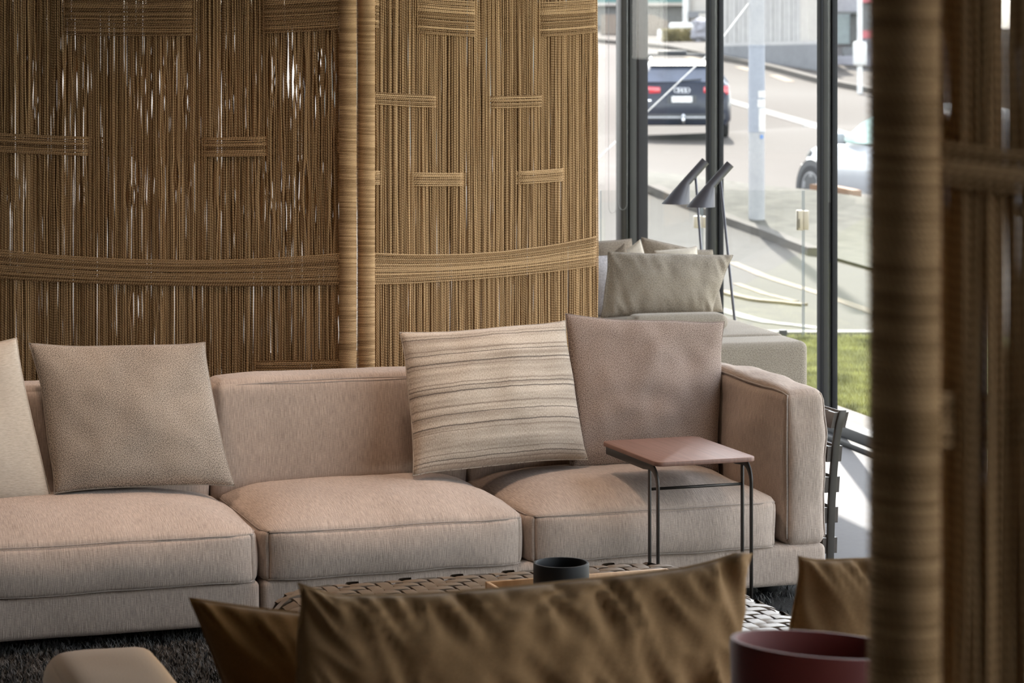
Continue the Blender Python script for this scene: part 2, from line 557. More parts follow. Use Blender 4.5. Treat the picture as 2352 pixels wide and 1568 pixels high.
# striped hand-woven pillow: thin dark weft lines on a slubby cream ground
def stripe_mat():
    m, nt, b = newmat('striped_weave')
    uv = N(nt, 'ShaderNodeUVMap'); uv.uv_map = 'UVMap'
    sp = N(nt, 'ShaderNodeSeparateXYZ'); nt.links.new(uv.outputs[0], sp.inputs[0])
    wob = noise_tex(nt, coords(nt, 'UV', (9, 3, 1)), 1.0, 2)
    wob2 = noise_tex(nt, coords(nt, 'UV', (160, 40, 1)), 1.0, 1)
    v = math_n(nt, 'MULTIPLY', sp.outputs[1], 1 / 0.487)
    v = math_n(nt, 'ADD', v, math_n(nt, 'MULTIPLY', math_n(nt, 'SUBTRACT', wob, 0.5), 0.018))
    v = math_n(nt, 'ADD', v, math_n(nt, 'MULTIPLY', math_n(nt, 'SUBTRACT', wob2, 0.5), 0.006))
    a = (0.60, 0.51, 0.42); g = (0.40, 0.33, 0.265); dk = (0.10, 0.08, 0.07); md = (0.28, 0.225, 0.18)
    lines = [(0.03, md, .004), (0.055, dk, .003), (0.09, md, .003), (0.235, md, .003), (0.27, dk, .0045), (0.345, dk, .003), (0.40, md, .006), (0.50, dk, .0045),
             (0.535, dk, .003), (0.56, md, .004), (0.68, md, .003), (0.705, dk, .0045), (0.77, dk, .003), (0.80, md, .005), (0.89, dk, .003), (0.913, md, .003)]
    out = None
    band = ramp(nt, noise_tex(nt, coords(nt, 'UV', (1.2, 34, 1)), 1.0, 2, 0.6), [(0.38, g), (0.6, a)])
    out = band
    for (c, colr, w) in lines:
        d = math_n(nt, 'ABSOLUTE', math_n(nt, 'SUBTRACT', v, c))
        fac = math_n(nt, 'SUBTRACT', 1.0, math_n(nt, 'SMOOTH_MIN', math_n(nt, 'DIVIDE', d, w * 1.6), 1.0, 0.2))
        fac = math_n(nt, 'MAXIMUM', fac, 0.0)
        out = mixc(nt, fac, out, colr)
    kn = noise_tex(nt, coords(nt, 'UV', (330, 150, 1)), 1.0, 1)
    out = mixc(nt, 0.5, out, ramp(nt, kn, [(0.3, (0.45, 0.40, 0.34)), (0.65, (1, 1, 1))]), 'MULTIPLY')
    nt.links.new(out, b.inputs['Base Color'])
    b.inputs['Roughness'].default_value = 0.95; b.inputs['Specular IOR Level'].default_value = 0.1
    b.inputs['Sheen Weight'].default_value = 0.2
    bump(nt, b, kn, 0.4, 0.003)
    return m
M['stripe'] = stripe_mat()

# ------------------------------------------------------------------ the room shell
FY = 14.0                                  # yaw of the glazed side facade
fx, fy = yawaxes(FY)                       # fx to the right, fy away from the camera
C0 = P(1900, 155, 11.7); C0.z = 0          # mullion nearest the frame's right side
BAY = 1.64
def FP(t, off=0.0, z=0.0):
    """point on the side facade: t metres towards the camera from C0, off metres to the outside"""
    return C0 - fy * t + fx * off + Vector((0, 0, z))
CORNER = FP(-2 * BAY - 0.02)
def BP(t, off=0.0, z=0.0):
    """point on the far facade: t metres to the left of the corner, off metres to the outside"""
    return CORNER - fx * t + fy * off + Vector((0, 0, z))
CEIL = 3.0
W2, D2 = 9.5, 20.0
Zv = Vector((0, 0, 1))
poly = [CORNER + fx * 0.12 + fy * 0.12, CORNER - fx * W2 + fy * 0.12, CORNER - fx * W2 - fy * D2, CORNER + fx * 0.12 - fy * D2]
tag(G().prism([p - Zv * 0.2 for p in poly], 0.2).build('floor', M['concrete_floor']), 'pale polished concrete showroom floor', kind='structure')
tag(G().prism([p + Zv * CEIL for p in poly], 0.2).build('ceiling', M['ceil']), 'off white plaster ceiling', kind='structure')
cl = CORNER - fx * (W2 + 0.1) - fy * (D2 / 2) + Zv * (CEIL / 2)
tag(G().box(cl, (0.2, D2, CEIL), (fx, fy, Zv)).build('wall_left', M['wall']), 'plain plaster wall', kind='structure')
cr = FP((7 * BAY + D2 - 3.3) / 2 - 0.0, 0.05, CEIL / 2)
tag(G().box(cr, (0.2, D2 - 3.3 - 7 * BAY, CEIL), (fx, fy, Zv)).build('wall_right', M['wall']), 'plain plaster wall', kind='structure')
cb = CORNER - fx * (W2 / 2) - fy * (D2 + 0.1) + Zv * (CEIL / 2)
tag(G().box(cb, (W2, 0.2, CEIL), (fx, fy, Zv)).build('wall_back', M['wall']), 'plain plaster wall', kind='structure')

def mullion(parent, p, along, out, depth=0.085, w=0.05, mats=None):
    """extruded aluminium section seen as dark, grey, black and dark strips"""
    z = CEIL / 2
    s = depth / 0.085
    seq = [(-0.0425, 0.013, 'alu', w), (-0.0285, 0.030, 'alu_lite', w * 0.9), (0.0025, 0.012, 'gasket', w * 0.5), (0.0155, 0.027, 'alu', w)]
    for (a, wd, mm, ww) in seq:
        c = p + out * ((a + wd / 2) * s) + Zv * z
        G().box(c, (ww, wd * s, CEIL), (along, out, Zv)).build('mullion', M[mm], parent, bevel=0.002 if mm != 'gasket' else 0)

nwin = 0
for k in range(-2, 7):
    nwin += 1
    t0, t1 = k * BAY, (k + 1) * BAY
    w = tag(empty('window_%d' % nwin, FP((t0 + t1) / 2)), 'tall dark framed window bay of the side facade', kind='structure')
    if k > -2:
        mullion(w, FP(t0), fy, fx)
    mid = FP((t0 + t1) / 2)
    G().box(mid + Zv * 0.035, (BAY - 0.05, 0.085, 0.07), (fy, fx, Zv)).build('bottom_rail', M['alu'], w, bevel=0.004)
    G().box(mid + Zv * 0.012 - fx * 0.065, (BAY, 0.05, 0.024), (fy, fx, Zv)).build('sill_strip', M['alu'], w, bevel=0.003)
    G().box(mid + Zv * (CEIL - 0.04), (BAY - 0.05, 0.085, 0.08), (fy, fx, Zv)).build('head_rail', M['alu'], w, bevel=0.004)
    G().box(mid + Zv * (CEIL / 2), (BAY - 0.05, 0.012, CEIL - 0.15), (fy, fx, Zv)).build('glass_pane', M['glass'], w)
# corner post
cp = tag(empty('trim_1', CORNER), 'dark aluminium corner post of the glazed facades', kind='structure')
for (a, wd, mm, dz) in ((-0.126, 0.031, 'alu_brown', 0.11), (-0.094, 0.008, 'alu_lite', 0.11), (-0.085, 0.013, 'gasket', 0.06), (-0.071, 0.042, 'alu_lite', 0.10),
                        (-0.028, 0.009, 'gasket', 0.06), (-0.018, 0.058, 'alu', 0.11)):
    G().box(CORNER + fx * (a + wd / 2 + 0.085) + Zv * (CEIL / 2), (wd, dz, CEIL), (fx, fy, Zv)).build('corner_profile', M[mm], cp, bevel=0.002 if mm != 'gasket' else 0)
for k in range(0, 5):
    nwin += 1
    t0, t1 = 0.1 + k * 1.8, 0.1 + (k + 1) * 1.8
    w = tag(empty('window_%d' % nwin, BP((t0 + t1) / 2)), 'tall dark framed window bay of the far facade', kind='structure')
    mullion(w, BP(t1), fx, fy)
    mid = BP((t0 + t1) / 2)
    G().box(mid + Zv * 0.035, (1.75, 0.085, 0.07), (fx, fy, Zv)).build('bottom_rail', M['alu'], w, bevel=0.004)
    G().box(mid + Zv * (CEIL - 0.04), (1.75, 0.085, 0.08), (fx, fy, Zv)).build('head_rail', M['alu'], w, bevel=0.004)
    G().box(mid + Zv * (CEIL / 2), (1.75, 0.012, CEIL - 0.15), (fx, fy, Zv)).build('glass_pane', M['glass'], w)

# roller blind half lowered in the far window beside the corner, with its bead chains
rb = thing('roller_blind', 'pale blue white roller blind half lowered beside the corner post', 'blind', BP(1.0, -0.07, 1.2), FY)
G().box(BP(1.03, -0.07, (1.21 + 2.9) / 2), (1.60, 0.004, 2.9 - 1.21), (fx, fy, Zv)).build('fabric', M['blind'], rb)
G().box(BP(1.03, -0.07, 1.205), (1.60, 0.014, 0.03), (fx, fy, Zv)).build('bottom_bar', M['blind'], rb, bevel=0.003)
G().tube([BP(1.87, -0.07, 2.93), BP(0.19, -0.07, 2.93)], 0.03, 14).build('roller', M['blind'], rb, smooth=True, auto=40)
def chain(parent, a, b, ztop, zbot, off):
    pts = [Vector((a.x, a.y, ztop))]
    c = (a + b) / 2; r = (b - a).length / 2
    for i in range(9):
        an = math.pi * i / 8
        q = c + (a - b).normalized() * r * math.cos(an)
        pts.append(Vector((q.x, q.y, zbot + 0.02 - 0.04 * math.sin(an))))
    pts.append(Vector((b.x, b.y, ztop)))
    G().tube(pts, 0.0013, 6).build('bead_chain', M['chain'], parent, smooth=True)
chain(rb, P(1398, 155, 14.6), P(1416, 155, 14.6), 2.9, H - (482 - HOR) / F * 14.6, 0)
chain(rb, P(1421, 155, 14.45), P(1440, 155, 14.45), 2.9, H - (474 - HOR) / F * 14.45, 0)

# ceiling downlights of the showroom
def downlight(x, y, power, col=(1.0, 0.74, 0.58), size=math.radians(95), blend=0.9, label=''):
    root = thing('ceiling_downlight', label, 'lamp', (x, y, CEIL - 0.14), 0, 'ceiling downlights')
    g = G().lathe((x, y, CEIL - 0.14), [(0.05, 0.0), (0.055, 0.0), (0.055, 0.14), (0.0, 0.14)], 24)
    g.build('housing', M['black'], root, smooth=True, auto=40)
    G().lathe((x, y, CEIL - 0.12), [(0.0, 0.0), (0.048, 0.0), (0.048, 0.01), (0.0, 0.01)], 24).build('lens', M['lampwhite'], root, smooth=True, auto=40)
    ld = bpy.data.lights.new('downlight', 'SPOT')
    ld.energy = power; ld.color = col; ld.spot_size = size; ld.spot_blend = blend; ld.shadow_soft_size = 0.12
    lo = bpy.data.objects.new('downlight_bulb', ld); COL.objects.link(lo)
    lo.location = (0, 0, -0.01); lo.parent = root
DL = [(-1.6, 7.0, 76), (-0.3, 7.3, 92), (0.75, 8.1, 26), (-1.1, 8.2, 34)]
for (x, y, pw), where in zip(DL, ('the left seat cushion', 'the middle seat cushion', 'the sofa arm and side table', 'the back cushions')):
    downlight(x, y, pw, label='black cylinder ceiling spot above ' + where + ' of the long linen sofa')

# ------------------------------------------------------------------ rope screens
RD = 0.0061            # cord diameter
def wound_post(parent, x, y, z0, z1, r, pitch=RD, seg=26):
    """post closely wound with cord: each turn is a rounded ring"""
    n = int((z1 - z0) / pitch)
    g = G()
    rings = []; uvs = []
    for i in range(n):
        jr = rnd.uniform(-0.0004, 0.0004)
        for a in (0.08, 0.3, 0.5, 0.7, 0.92):
            zz = z0 + (i + a) * pitch
            rr = r - pitch / 2 + pitch / 2 * math.sin(a * math.pi) + jr
            slope = 0.0018
            rings.append([Vector((x + rr * math.cos(2 * math.pi * k / seg), y + rr * math.sin(2 * math.pi * k / seg), zz + slope * math.sin(2 * math.pi * k / seg + i * 0.02))) for k in range(seg + 1)])
            uvs.append([(k / seg + i * 0.37 + a * 0.028, zz) for k in range(seg + 1)])
    g.grid(rings, uvs)
    g.r = []
    for i in range(n):
        q = rnd.uniform(0.0, 1.0)
        g.r += [q] * (5 * (seg + 1))
    o = g.build('post', M['rope_post'], parent, smooth=True, fixn=True)
    return o

def rope_panel(parent, A, B, zt, zb, bands, gap0, gap1, pitch, seed, vramp=(0.0, 0.0), layers=((-0.004, 1.0), (0.012, 1.1), (0.046, 1.2)), segs=30, drift=0.004, sides=6, rd=0.0049, slits=()):
    """A, B: ground points of the two posts. bands: dicts(z centre ends, sag, n ropes, visible u ranges)"""
    rr = random.Random(seed)
    A = Vector((A.x, A.y, 0)); B = Vector((B.x, B.y, 0))
    L = (B - A).length; e = (B - A) / L
    nrm = Vector((e.y, -e.x, 0))           # towards the camera side
    def pt(u, v, z): return A + e * u + nrm * (-v) + Vector((0, 0, z))
    for li, (v0, dens) in enumerate(layers):
        g = G()
        u = gap0 if li == 0 else (0.0 if v0 > 0.036 else 0.045)
        while u < L - gap1:
            if li and u > L - max(gap1, 0.03): break
            s = rr.random() * 50
            amp = drift * (0.6 + rr.random())
            pts = []
            frac = u / L
            dv = rr.uniform(-0.003, 0.003)
            for i in range(segs + 1):
                z = zb + (zt - zb) * i / segs
                du = amp * noise.noise(Vector((s, z * 1.7, 0))) + 0.0016 * noise.noise(Vector((s, z * 9, 3)))
                du += 0.0045 * noise.noise(Vector((u * 9, z * 1.1, seed + li * 7)))
                for (su_, sz0, sz1, sw) in slits:
                    du_ = u - su_
                    if abs(du_) < 0.022 and sz0 < z < sz1:
                        du += math.copysign(sw, du_ or 1.0) * math.exp(-(du_ / 0.009) ** 2) * math.sin(math.pi * (z - sz0) / (sz1 - sz0)) ** 0.6
                v = v0 + dv + vramp[0] * (1 - frac) + vramp[1] * frac + 0.002 * noise.noise(Vector((s, z * 3, 9)))
                pts.append(pt(u + du, v, z))
            g.tube(pts, rd / 2 * rr.uniform(0.9, 1.08), sides, cap=False, rv=rr.random())
            st = rr.random()
            u += pitch * (rr.uniform(0.74, 1.12) if st < 0.90 else rr.uniform(1.2, 1.6)) / dens
        tag(g.build('warp_cords', M['rope'], parent, smooth=True, fixn=False), kind='stuff')
    for b in bands:
        g = G()
        n = b['n']
        for i in range(n):
            c = (i / max(1, n - 1) - 0.5)
            sag = b['sag'] * (1 + rr.uniform(-0.06, 0.06)) + (b.get('loose', 0.0) * (0.5 - i / max(1, n - 1)) if n > 1 else 0)
            pts = []
            m = 64
            u0, u1 = b.get('range', (0.0, L))
            jz = rr.uniform(-0.0006, 0.0006)
            for k in range(m + 1):
                u = u0 + (u1 - u0) * k / m
                f = u / L
                front = any(a <= u <= q for (a, q) in b['vis'])
                w = 0.0
                # smooth change between in front (-) and behind (+)
                d = min([min(abs(u - a), abs(u - q)) for (a, q) in b['vis']] + [9])
                w = (-1 if front else 1) * min(1.0, d / 0.02)
                v = 0.0125 * w + vramp[0] * (1 - f) + vramp[1] * f - 0.002
                z = b['z0'] * (1 - f) + b['z1'] * f - sag * (1 - (2 * f - 1) ** 2) + c * b['h'] + jz
                z += 0.0012 * noise.noise(Vector((i * 3.7, u * 7, seed)))
                pts.append(pt(u, v - 0.0008 * rr.random(), z))
            g.tube(pts, 0.0053 / 2, 6, cap=True, rv=rr.random())
        tag(g.build('woven_band', M['rope'], parent, smooth=True, fixn=False), kind='stuff')

POST_R = 0.033
def zat(y, d): return H - (y - HOR) / F * d
# --- left panel
LA, LB = P(-75, 155, 9.35), P(799, 155, 9.0)
def u_on(A, B, px):
    """distance along A-B where the sight line of column px meets it"""
    a = Vector((A.x, A.y)); e = Vector((B.x - A.x, B.y - A.y)); L = e.length; e /= L
    s = (px - 1176.0) / F
    # a.x + u e.x = s (a.y + u e.y)
    return (s * a.y - a.x) / (e.x - s * e.y)
uL = lambda px: u_on(LA, LB, px)
scr = thing('rope_screen', 'tall folding screen of woven jute cord standing behind the linen sofa', 'screen', (LB.x, LB.y, 0), 0)
ZT = 2.12
wound_post(scr, LB.x, LB.y, 0.0, 2.15, POST_R)
wound_post(scr, LA.x, LA.y, 0.0, 2.15, POST_R)
G().tube([(LA.x, LA.y, 2.13), (LB.x, LB.y, 2.13)], 0.02, 12).build('top_rail', M['rope_post'], scr, smooth=True)
G().tube([(LA.x, LA.y, 0.06), (LB.x, LB.y, 0.06)], 0.02, 12).build('bottom_rail', M['rope_post'], scr, smooth=True)
Lw = (Vector((LB.x, LB.y)) - Vector((LA.x, LA.y))).length
slitsL = []
r5 = random.Random(17)
for (x0, x1, y0, y1, cnt) in ((5, 150, 90, 290, 9), (140, 205, 90, 300, 7), (290, 435, 80, 300, 24), (290, 440, 365, 490, 20), (500, 620, 90, 310, 10), (615, 772, 70, 310, 36),
                              (615, 772, 372, 575, 32), (480, 605, 375, 560, 10), (280, 370, 660, 770, 9), (0, 210, 430, 485, 9), (755, 775, 660, 790, 3), (270, 330, 770, 800, 3)):
    for _ in range(cnt):
        x = r5.uniform(x0, x1); ln = r5.uniform(0.3, 0.8) * (y1 - y0); a = r5.uniform(y0, y1 - ln)
        slitsL.append((uL(x), zat(a + ln, 9.15), zat(a, 9.15), r5.uniform(0.0028, 0.0048)))
bandsL = [
    dict(z0=zat(10, 9.35), z1=zat(4, 9.0), sag=0.022, h=0.19, n=31, vis=[(uL(148), uL(445)), (uL(605), Lw)]),
    dict(z0=zat(322, 9.35), z1=zat(328, 9.0), sag=0.022, h=0.066, n=11, vis=[(0, uL(205)), (uL(470), uL(610)), (uL(780), Lw)]),
    dict(z0=zat(598, 9.35), z1=zat(616, 9.0), sag=0.028, h=0.110, n=18, vis=[(0, Lw)], loose=-0.02),
    dict(z0=zat(850, 9.35), z1=zat(850, 9.0), sag=0.006, h=0.075, n=13, vis=[(uL(588), Lw)]),
]
rope_panel(scr, LA, LB, 2.13, 0.06, bandsL, 0.04, 0.036, 0.0060, 3, slits=slitsL)
slitsR = [(u_on(P(841, 155, 9.03), P(1353, 155, 9.85), x), zat(b, 9.4), zat(a, 9.4), 0.004) for (x, a, b) in ((1096, 120, 330), (1119, 470, 560), (1331, 150, 360), (1225, 120, 300), (884, 260, 390), (1331, 480, 520))]
# --- right panel, folded towards the daylight
RA, RB = P(841, 155, 9.03), P(1353, 155, 9.85)
uR = lambda px: u_on(RA, RB, px)
wound_post(scr, RA.x, RA.y, 0.0, 2.15, POST_R)
wound_post(scr, RB.x, RB.y, 0.0, 2.15, POST_R)
G().tube([(RA.x, RA.y, 2.13), (RB.x, RB.y, 2.13)], 0.02, 12).build('top_rail', M['rope_post'], scr, smooth=True)
G().tube([(RA.x, RA.y, 0.06), (RB.x, RB.y, 0.06)], 0.02, 12).build('bottom_rail', M['rope_post'], scr, smooth=True)
Rw = (Vector((RB.x, RB.y)) - Vector((RA.x, RA.y))).length
bandsR = [
    dict(z0=zat(20, 9.03), z1=zat(36, 9.85), sag=0.028, h=0.125, n=21, vis=[(0, uR(868)), (uR(955), uR(1083)), (uR(1225), Rw)]),
    dict(z0=zat(224, 9.03), z1=zat(222, 9.85), sag=0.018, h=0.040, n=7, vis=[(0, uR(995)), (uR(1113), uR(1232))]),
    dict(z0=zat(407, 9.03), z1=zat(392, 9.85), sag=0.018, h=0.046, n=8, vis=[(0, uR(871)), (uR(941), uR(1055)), (uR(1178), uR(1280))]),
    dict(z0=zat(616, 9.03), z1=zat(574, 9.85), sag=0.022, h=0.112, n=18, vis=[(0, Rw)], loose=-0.02),
]
rope_panel(scr, RA, RB, 2.13, 0.06, bandsR, 0.047, -0.012, 0.0060, 11, slits=slitsR, vramp=(0.0, -0.034), drift=0.006)

# --- near screen, out of focus at the right edge
NA = P(2077, 155, 2.24); NB = NA + Vector((0.90, 0.22, 0))
nsc = thing('rope_screen', 'second jute cord screen out of focus at the right edge of the view', 'screen', (NA.x, NA.y, 0), 0)
wound_post(nsc, NA.x, NA.y, 0.0, 2.15, POST_R)
wound_post(nsc, NB.x, NB.y, 0.0, 2.15, POST_R)
G().tube([(NA.x, NA.y, 2.13), (NB.x, NB.y, 2.13)], 0.02, 12).build('top_rail', M['rope_post'], nsc, smooth=True)
G().tube([(NA.x, NA.y, 0.06), (NB.x, NB.y, 0.06)], 0.02, 12).build('bottom_rail', M['rope_post'], nsc, smooth=True)
Nw = (NB - NA).length
bandsN = [
    dict(z0=zat(366, 2.25), z1=zat(366, 2.25), sag=0.03, h=0.035, n=6, vis=[(0, 0.3), (0.5, Nw)]),
    dict(z0=zat(950, 2.25), z1=zat(950, 2.25), sag=0.03, h=0.045, n=8, vis=[(0, 0.04), (0.2, 0.5)]),
]
rope_panel(nsc, NA, NB, 2.13, 0.06, bandsN, 0.046, 0.04, 0.0056, 23, drift=0.006)

# ------------------------------------------------------------------ the long linen sofa
SY = 18.5
sx, sy = yawaxes(SY)
SR = Vector((1.01, 8.04, 0))
def S(t, b, z): return SR - sx * t + sy * b + Vector((0, 0, z))
def SPx(x, y, b):
    """point on the sight line of a photo pixel that lies b metres behind the sofa front"""
    k = (x - 1176.0) / F
    # ((k d, d) - SR) . sy = b
    d = (b + SR.x * sy.x + SR.y * sy.y) / (k * sy.x + sy.y)
    return P(x, y, d)
sofa = thing('sofa', 'long low beige linen sofa with loose cushions in front of the rope screen', 'sofa', S(1.7, 0.45, 0), SY)
def scush(name, t0, t1, b0, b1, z0, z1, mat=None, seam=(1.0,), tilt=0.0, **kw):
    w, d, h = t1 - t0, b1 - b0, z1 - z0
    cg = cushion((w, d, h), **kw)
    o = S((t0 + t1) / 2, (b0 + b1) / 2, (z0 + z1) / 2)
    Y, Z = sy, Zv
    if tilt:
        a = math.radians(tilt)
        Y = sy * math.cos(a) - Zv * math.sin(a); Z = Zv * math.cos(a) + sy * math.sin(a)
    seams = [cushion_seam(cg, o, sx, Y, Z, w_, r=0.0018) for w_ in seam]
    ob = place(cg, o, sx, Y, Z).build(name, mat or M['sofa'], sofa, smooth=True, merge=True)
    for s_ in seams:
        s_.build('piping', M['piping'], ob, smooth=True)
    return ob
scush('base', 0.0, 1.849, 0.0, 0.93, 0.045, 0.175, r=0.02, crown=(0.003, 0.004, 0.0), seam=(), wrinkle=0.002, seed=1)
scush('base', 1.853, 3.75, 0.0, 0.93, 0.045, 0.175, r=0.02, crown=(0.003, 0.004, 0.0), seam=(), wrinkle=0.002, seed=2)
for i, (t0, t1) in enumerate(((0.165, 1.013), (1.019, 1.849), (1.855, 2.92), (2.926, 3.74))):
    scush('seat_cushion', t0, t1, -0.02, 0.72, 0.174, 0.318, r=0.015, crown=(0.014, 0.022, 0.074), n=(22, 18, 6), seam=(1.0, -1.0), wrinkle=0.007, seed=3 + i, pinch=0.022)
for i, (t0, t1) in enumerate(((0.16, 1.0), (1.01, 1.862), (1.875, 2.95))):
    scush('back_cushion', t0, t1, 0.63, 0.81, 0.285, 0.692, r=0.035, crown=(0.012, 0.022, 0.010), n=(18, 8, 12), seam=(), wrinkle=0.005, seed=8 + i, tilt=-0.0)
# a seam near the top front edge of the visible back cushion
pts = []
for i in range(25):
    u = i / 24
    t = 1.03 + (1.845 - 1.03) * u
    pts.append(S(t, 0.63 + 0.010 - 0.010 * math.sin(math.pi * u), 0.676 + 0.010 * math.sin(math.pi * u) - (0.014 * max(0, (u - 0.9) / 0.1) ** 2)))
G().tube(pts, 0.0025, 6).build('piping', M['piping'], sofa, smooth=True)
# arm cushion: tall slab with piped edges and a soft slumped top
cg = cushion((0.150, 0.88, 0.492), r=0.034, crown=(0.026, 0.014, 0.016), n=(8, 20, 14), wrinkle=0.016, seed=14, pinch=0.006)
o_ = S(0.068, 0.45, 0.421)
arm_s = []
hx, hy, hz = cg.half
for xs in (-1, 1):
    pts = []
    path = [(-hy + 0.008, -hz + 0.02 + (2 * hz - 0.03) * i / 18) for i in range(19)] + [(-hy + 0.008 + (2 * hy - 0.02) * i / 24, hz - 0.008) for i in range(1, 25)]
    for (yy, zz) in path:
        p = cg.shape(xs * (hx - 0.008), yy, zz)
        pts.append(o_ + sx * p.x + sy * p.y + Zv * p.z)
    arm_s.append(G().tube(pts, 0.0034, 6))
arm = place(cg, o_, sx, sy).build('arm_cushion', M['sofa'], sofa, smooth=True, merge=True)
for g in arm_s: g.build('piping', M['piping'], arm, smooth=True)
# dark steel side frame with saddle-leather straps
def frame_bar(b):
    prof = [(0.0, 0.0), (-0.033, 0.06), (-0.035, 0.15), (-0.040, 0.30), (-0.047, 0.40), (-0.056, 0.49), (-0.067, 0.55), (-0.079, 0.592)]
    rings = []
    for i, (t, z) in enumerate(prof[1:]):
        rings.append([S(t - 0.0125, b - 0.006, z), S(t + 0.0125, b - 0.006, z), S(t + 0.0125, b + 0.006, z), S(t - 0.0125, b + 0.006, z)])
    rings.insert(0, [S(-0.033 - 0.0125, b - 0.006, 0.0), S(-0.033 + 0.0125, b - 0.006, 0.0), S(-0.033 + 0.0125, b + 0.006, 0.0), S(-0.033 - 0.0125, b + 0.006, 0.0)])
    G().loft(rings).build('frame_bar', M['steel'], sofa, bevel=0.002)
for b in (0.05, 0.86): frame_bar(b)
def bar_t(z):
    zs = [0, 0.06, 0.15, 0.30, 0.40, 0.49, 0.55, 0.592]; ts = [-0.033, -0.033, -0.035, -0.040, -0.047, -0.056, -0.067, -0.079]
    return float(np.interp(z, zs, ts))
for z in (0.157, 0.255, 0.353, 0.452, 0.560):
    h = 0.050
    a, bz = z - h / 2, z + h / 2
    ta, tb = bar_t(a), bar_t(bz)
    g = G()
    for (b0, b1, dt0, dt1) in ((0.058, 0.852, -0.0165, -0.0130), (0.058, 0.852, 0.0130, 0.0165), (0.050, 0.085, -0.0245, -0.0130), (0.050, 0.10, 0.0130, 0.0270), (0.83, 0.86, -0.0245, -0.0130)):
        lo = [S(ta + dt0, b0, a), S(ta + dt1, b0, a), S(ta + dt1, b1, a), S(ta + dt0, b1, a)]
        hi = [S(tb + dt0, b0, bz), S(tb + dt1, b0, bz), S(tb + dt1, b1, bz), S(tb + dt0, b1, bz)]
        g.loft([lo, hi])
    g.build('leather_strap', M['strap'], sofa)
for (t, b) in ((0.15, 0.12), (0.15, 0.8), (1.75, 0.12), (1.95, 0.12), (1.75, 0.8), (1.95, 0.8), (3.6, 0.12), (3.6, 0.8)):
    p = S(t, b, 0.012)
    G().lathe(p, [(0.0, 0.0), (0.034, 0.0), (0.036, 0.006), (0.036, 0.040), (0.0, 0.040)], 24).build('foot', M['black'], sofa, smooth=True, auto=40)

# ------------------------------------------------------------------ scatter pillows on the sofa
pillow('scatter_pillow', 'grey brown tweed pillow leaning on the left part of the sofa',
       (SPx(124, 1133, 0.44), SPx(540, 1116, 0.44), SPx(471, 786, 0.60), SPx(66, 788, 0.60)), 0.17, M['tweed'], 'pillows on the long sofa', k=0.055, wr=0.010, seed=1)
pillow('scatter_pillow', 'plain cream pillow cut by the left edge of the view',
       (SPx(-330, 1190, 0.44), SPx(122, 1150, 0.47), SPx(38, 776, 0.56), SPx(-380, 840, 0.55)), 0.17, M['cream'], 'pillows on the long sofa', k=0.04, wr=0.008, seed=2)
pillow('scatter_pillow', 'cream pillow with thin dark woven stripes in the middle of the sofa',
       (SPx(948, 1092, 0.34), SPx(1350, 1055, 0.40), SPx(1299, 736, 0.55), SPx(918, 763, 0.50)), 0.20, M['stripe'], 'pillows on the long sofa', k=0.05, wr=0.010, seed=0)
pillow('scatter_pillow', 'pinkish brown boucle pillow beside the sofa arm',
       (SPx(1308, 1080, 0.46), SPx(1650, 1085, 0.46), SPx(1664, 738, 0.58), SPx(1298, 720, 0.57)), 0.18, M['boucle'], 'pillows on the long sofa', k=0.05, wr=0.02, seed=5)

# ------------------------------------------------------------------ C-shaped side table
TY = 19.0
tx, ty = yawaxes(TY)
TZ = 0.50
T0 = P(1508, 1062, F * (H - TZ) / (1062 - HOR)); T0.z = 0         # front left corner of the top on the floor plan
def T(a, b, z): return T0 + tx * a + ty * b + Vector((0, 0, z))
TW, TD = 0.335, 0.47
tab = thing('side_table', 'small walnut side table on thin dark steel legs reaching over the seat', 'table', T(TW / 2, TD / 2, 0), TY)
def round_rect(w, d, r, n=6):
    out = []
    for (cx, cy, a0) in ((w - r, r, -90), (w - r, d - r, 0), (r, d - r, 90), (r, r, 180)):
        for i in range(n + 1):
            a = math.radians(a0 + 90 * i / n)
            out.append((cx + r * math.cos(a), cy + r * math.sin(a)))
    return out
poly = round_rect(TW, TD, 0.028)
g = G()
g.prism([T(a, b, TZ - 0.014) for (a, b) in poly], 0.014)
g.uv = [((Vector(p) - T0).dot(tx), (Vector(p) - T0).dot(ty)) for p in g.v]
g.build('table_top', M['walnut'], tab, bevel=0.002)
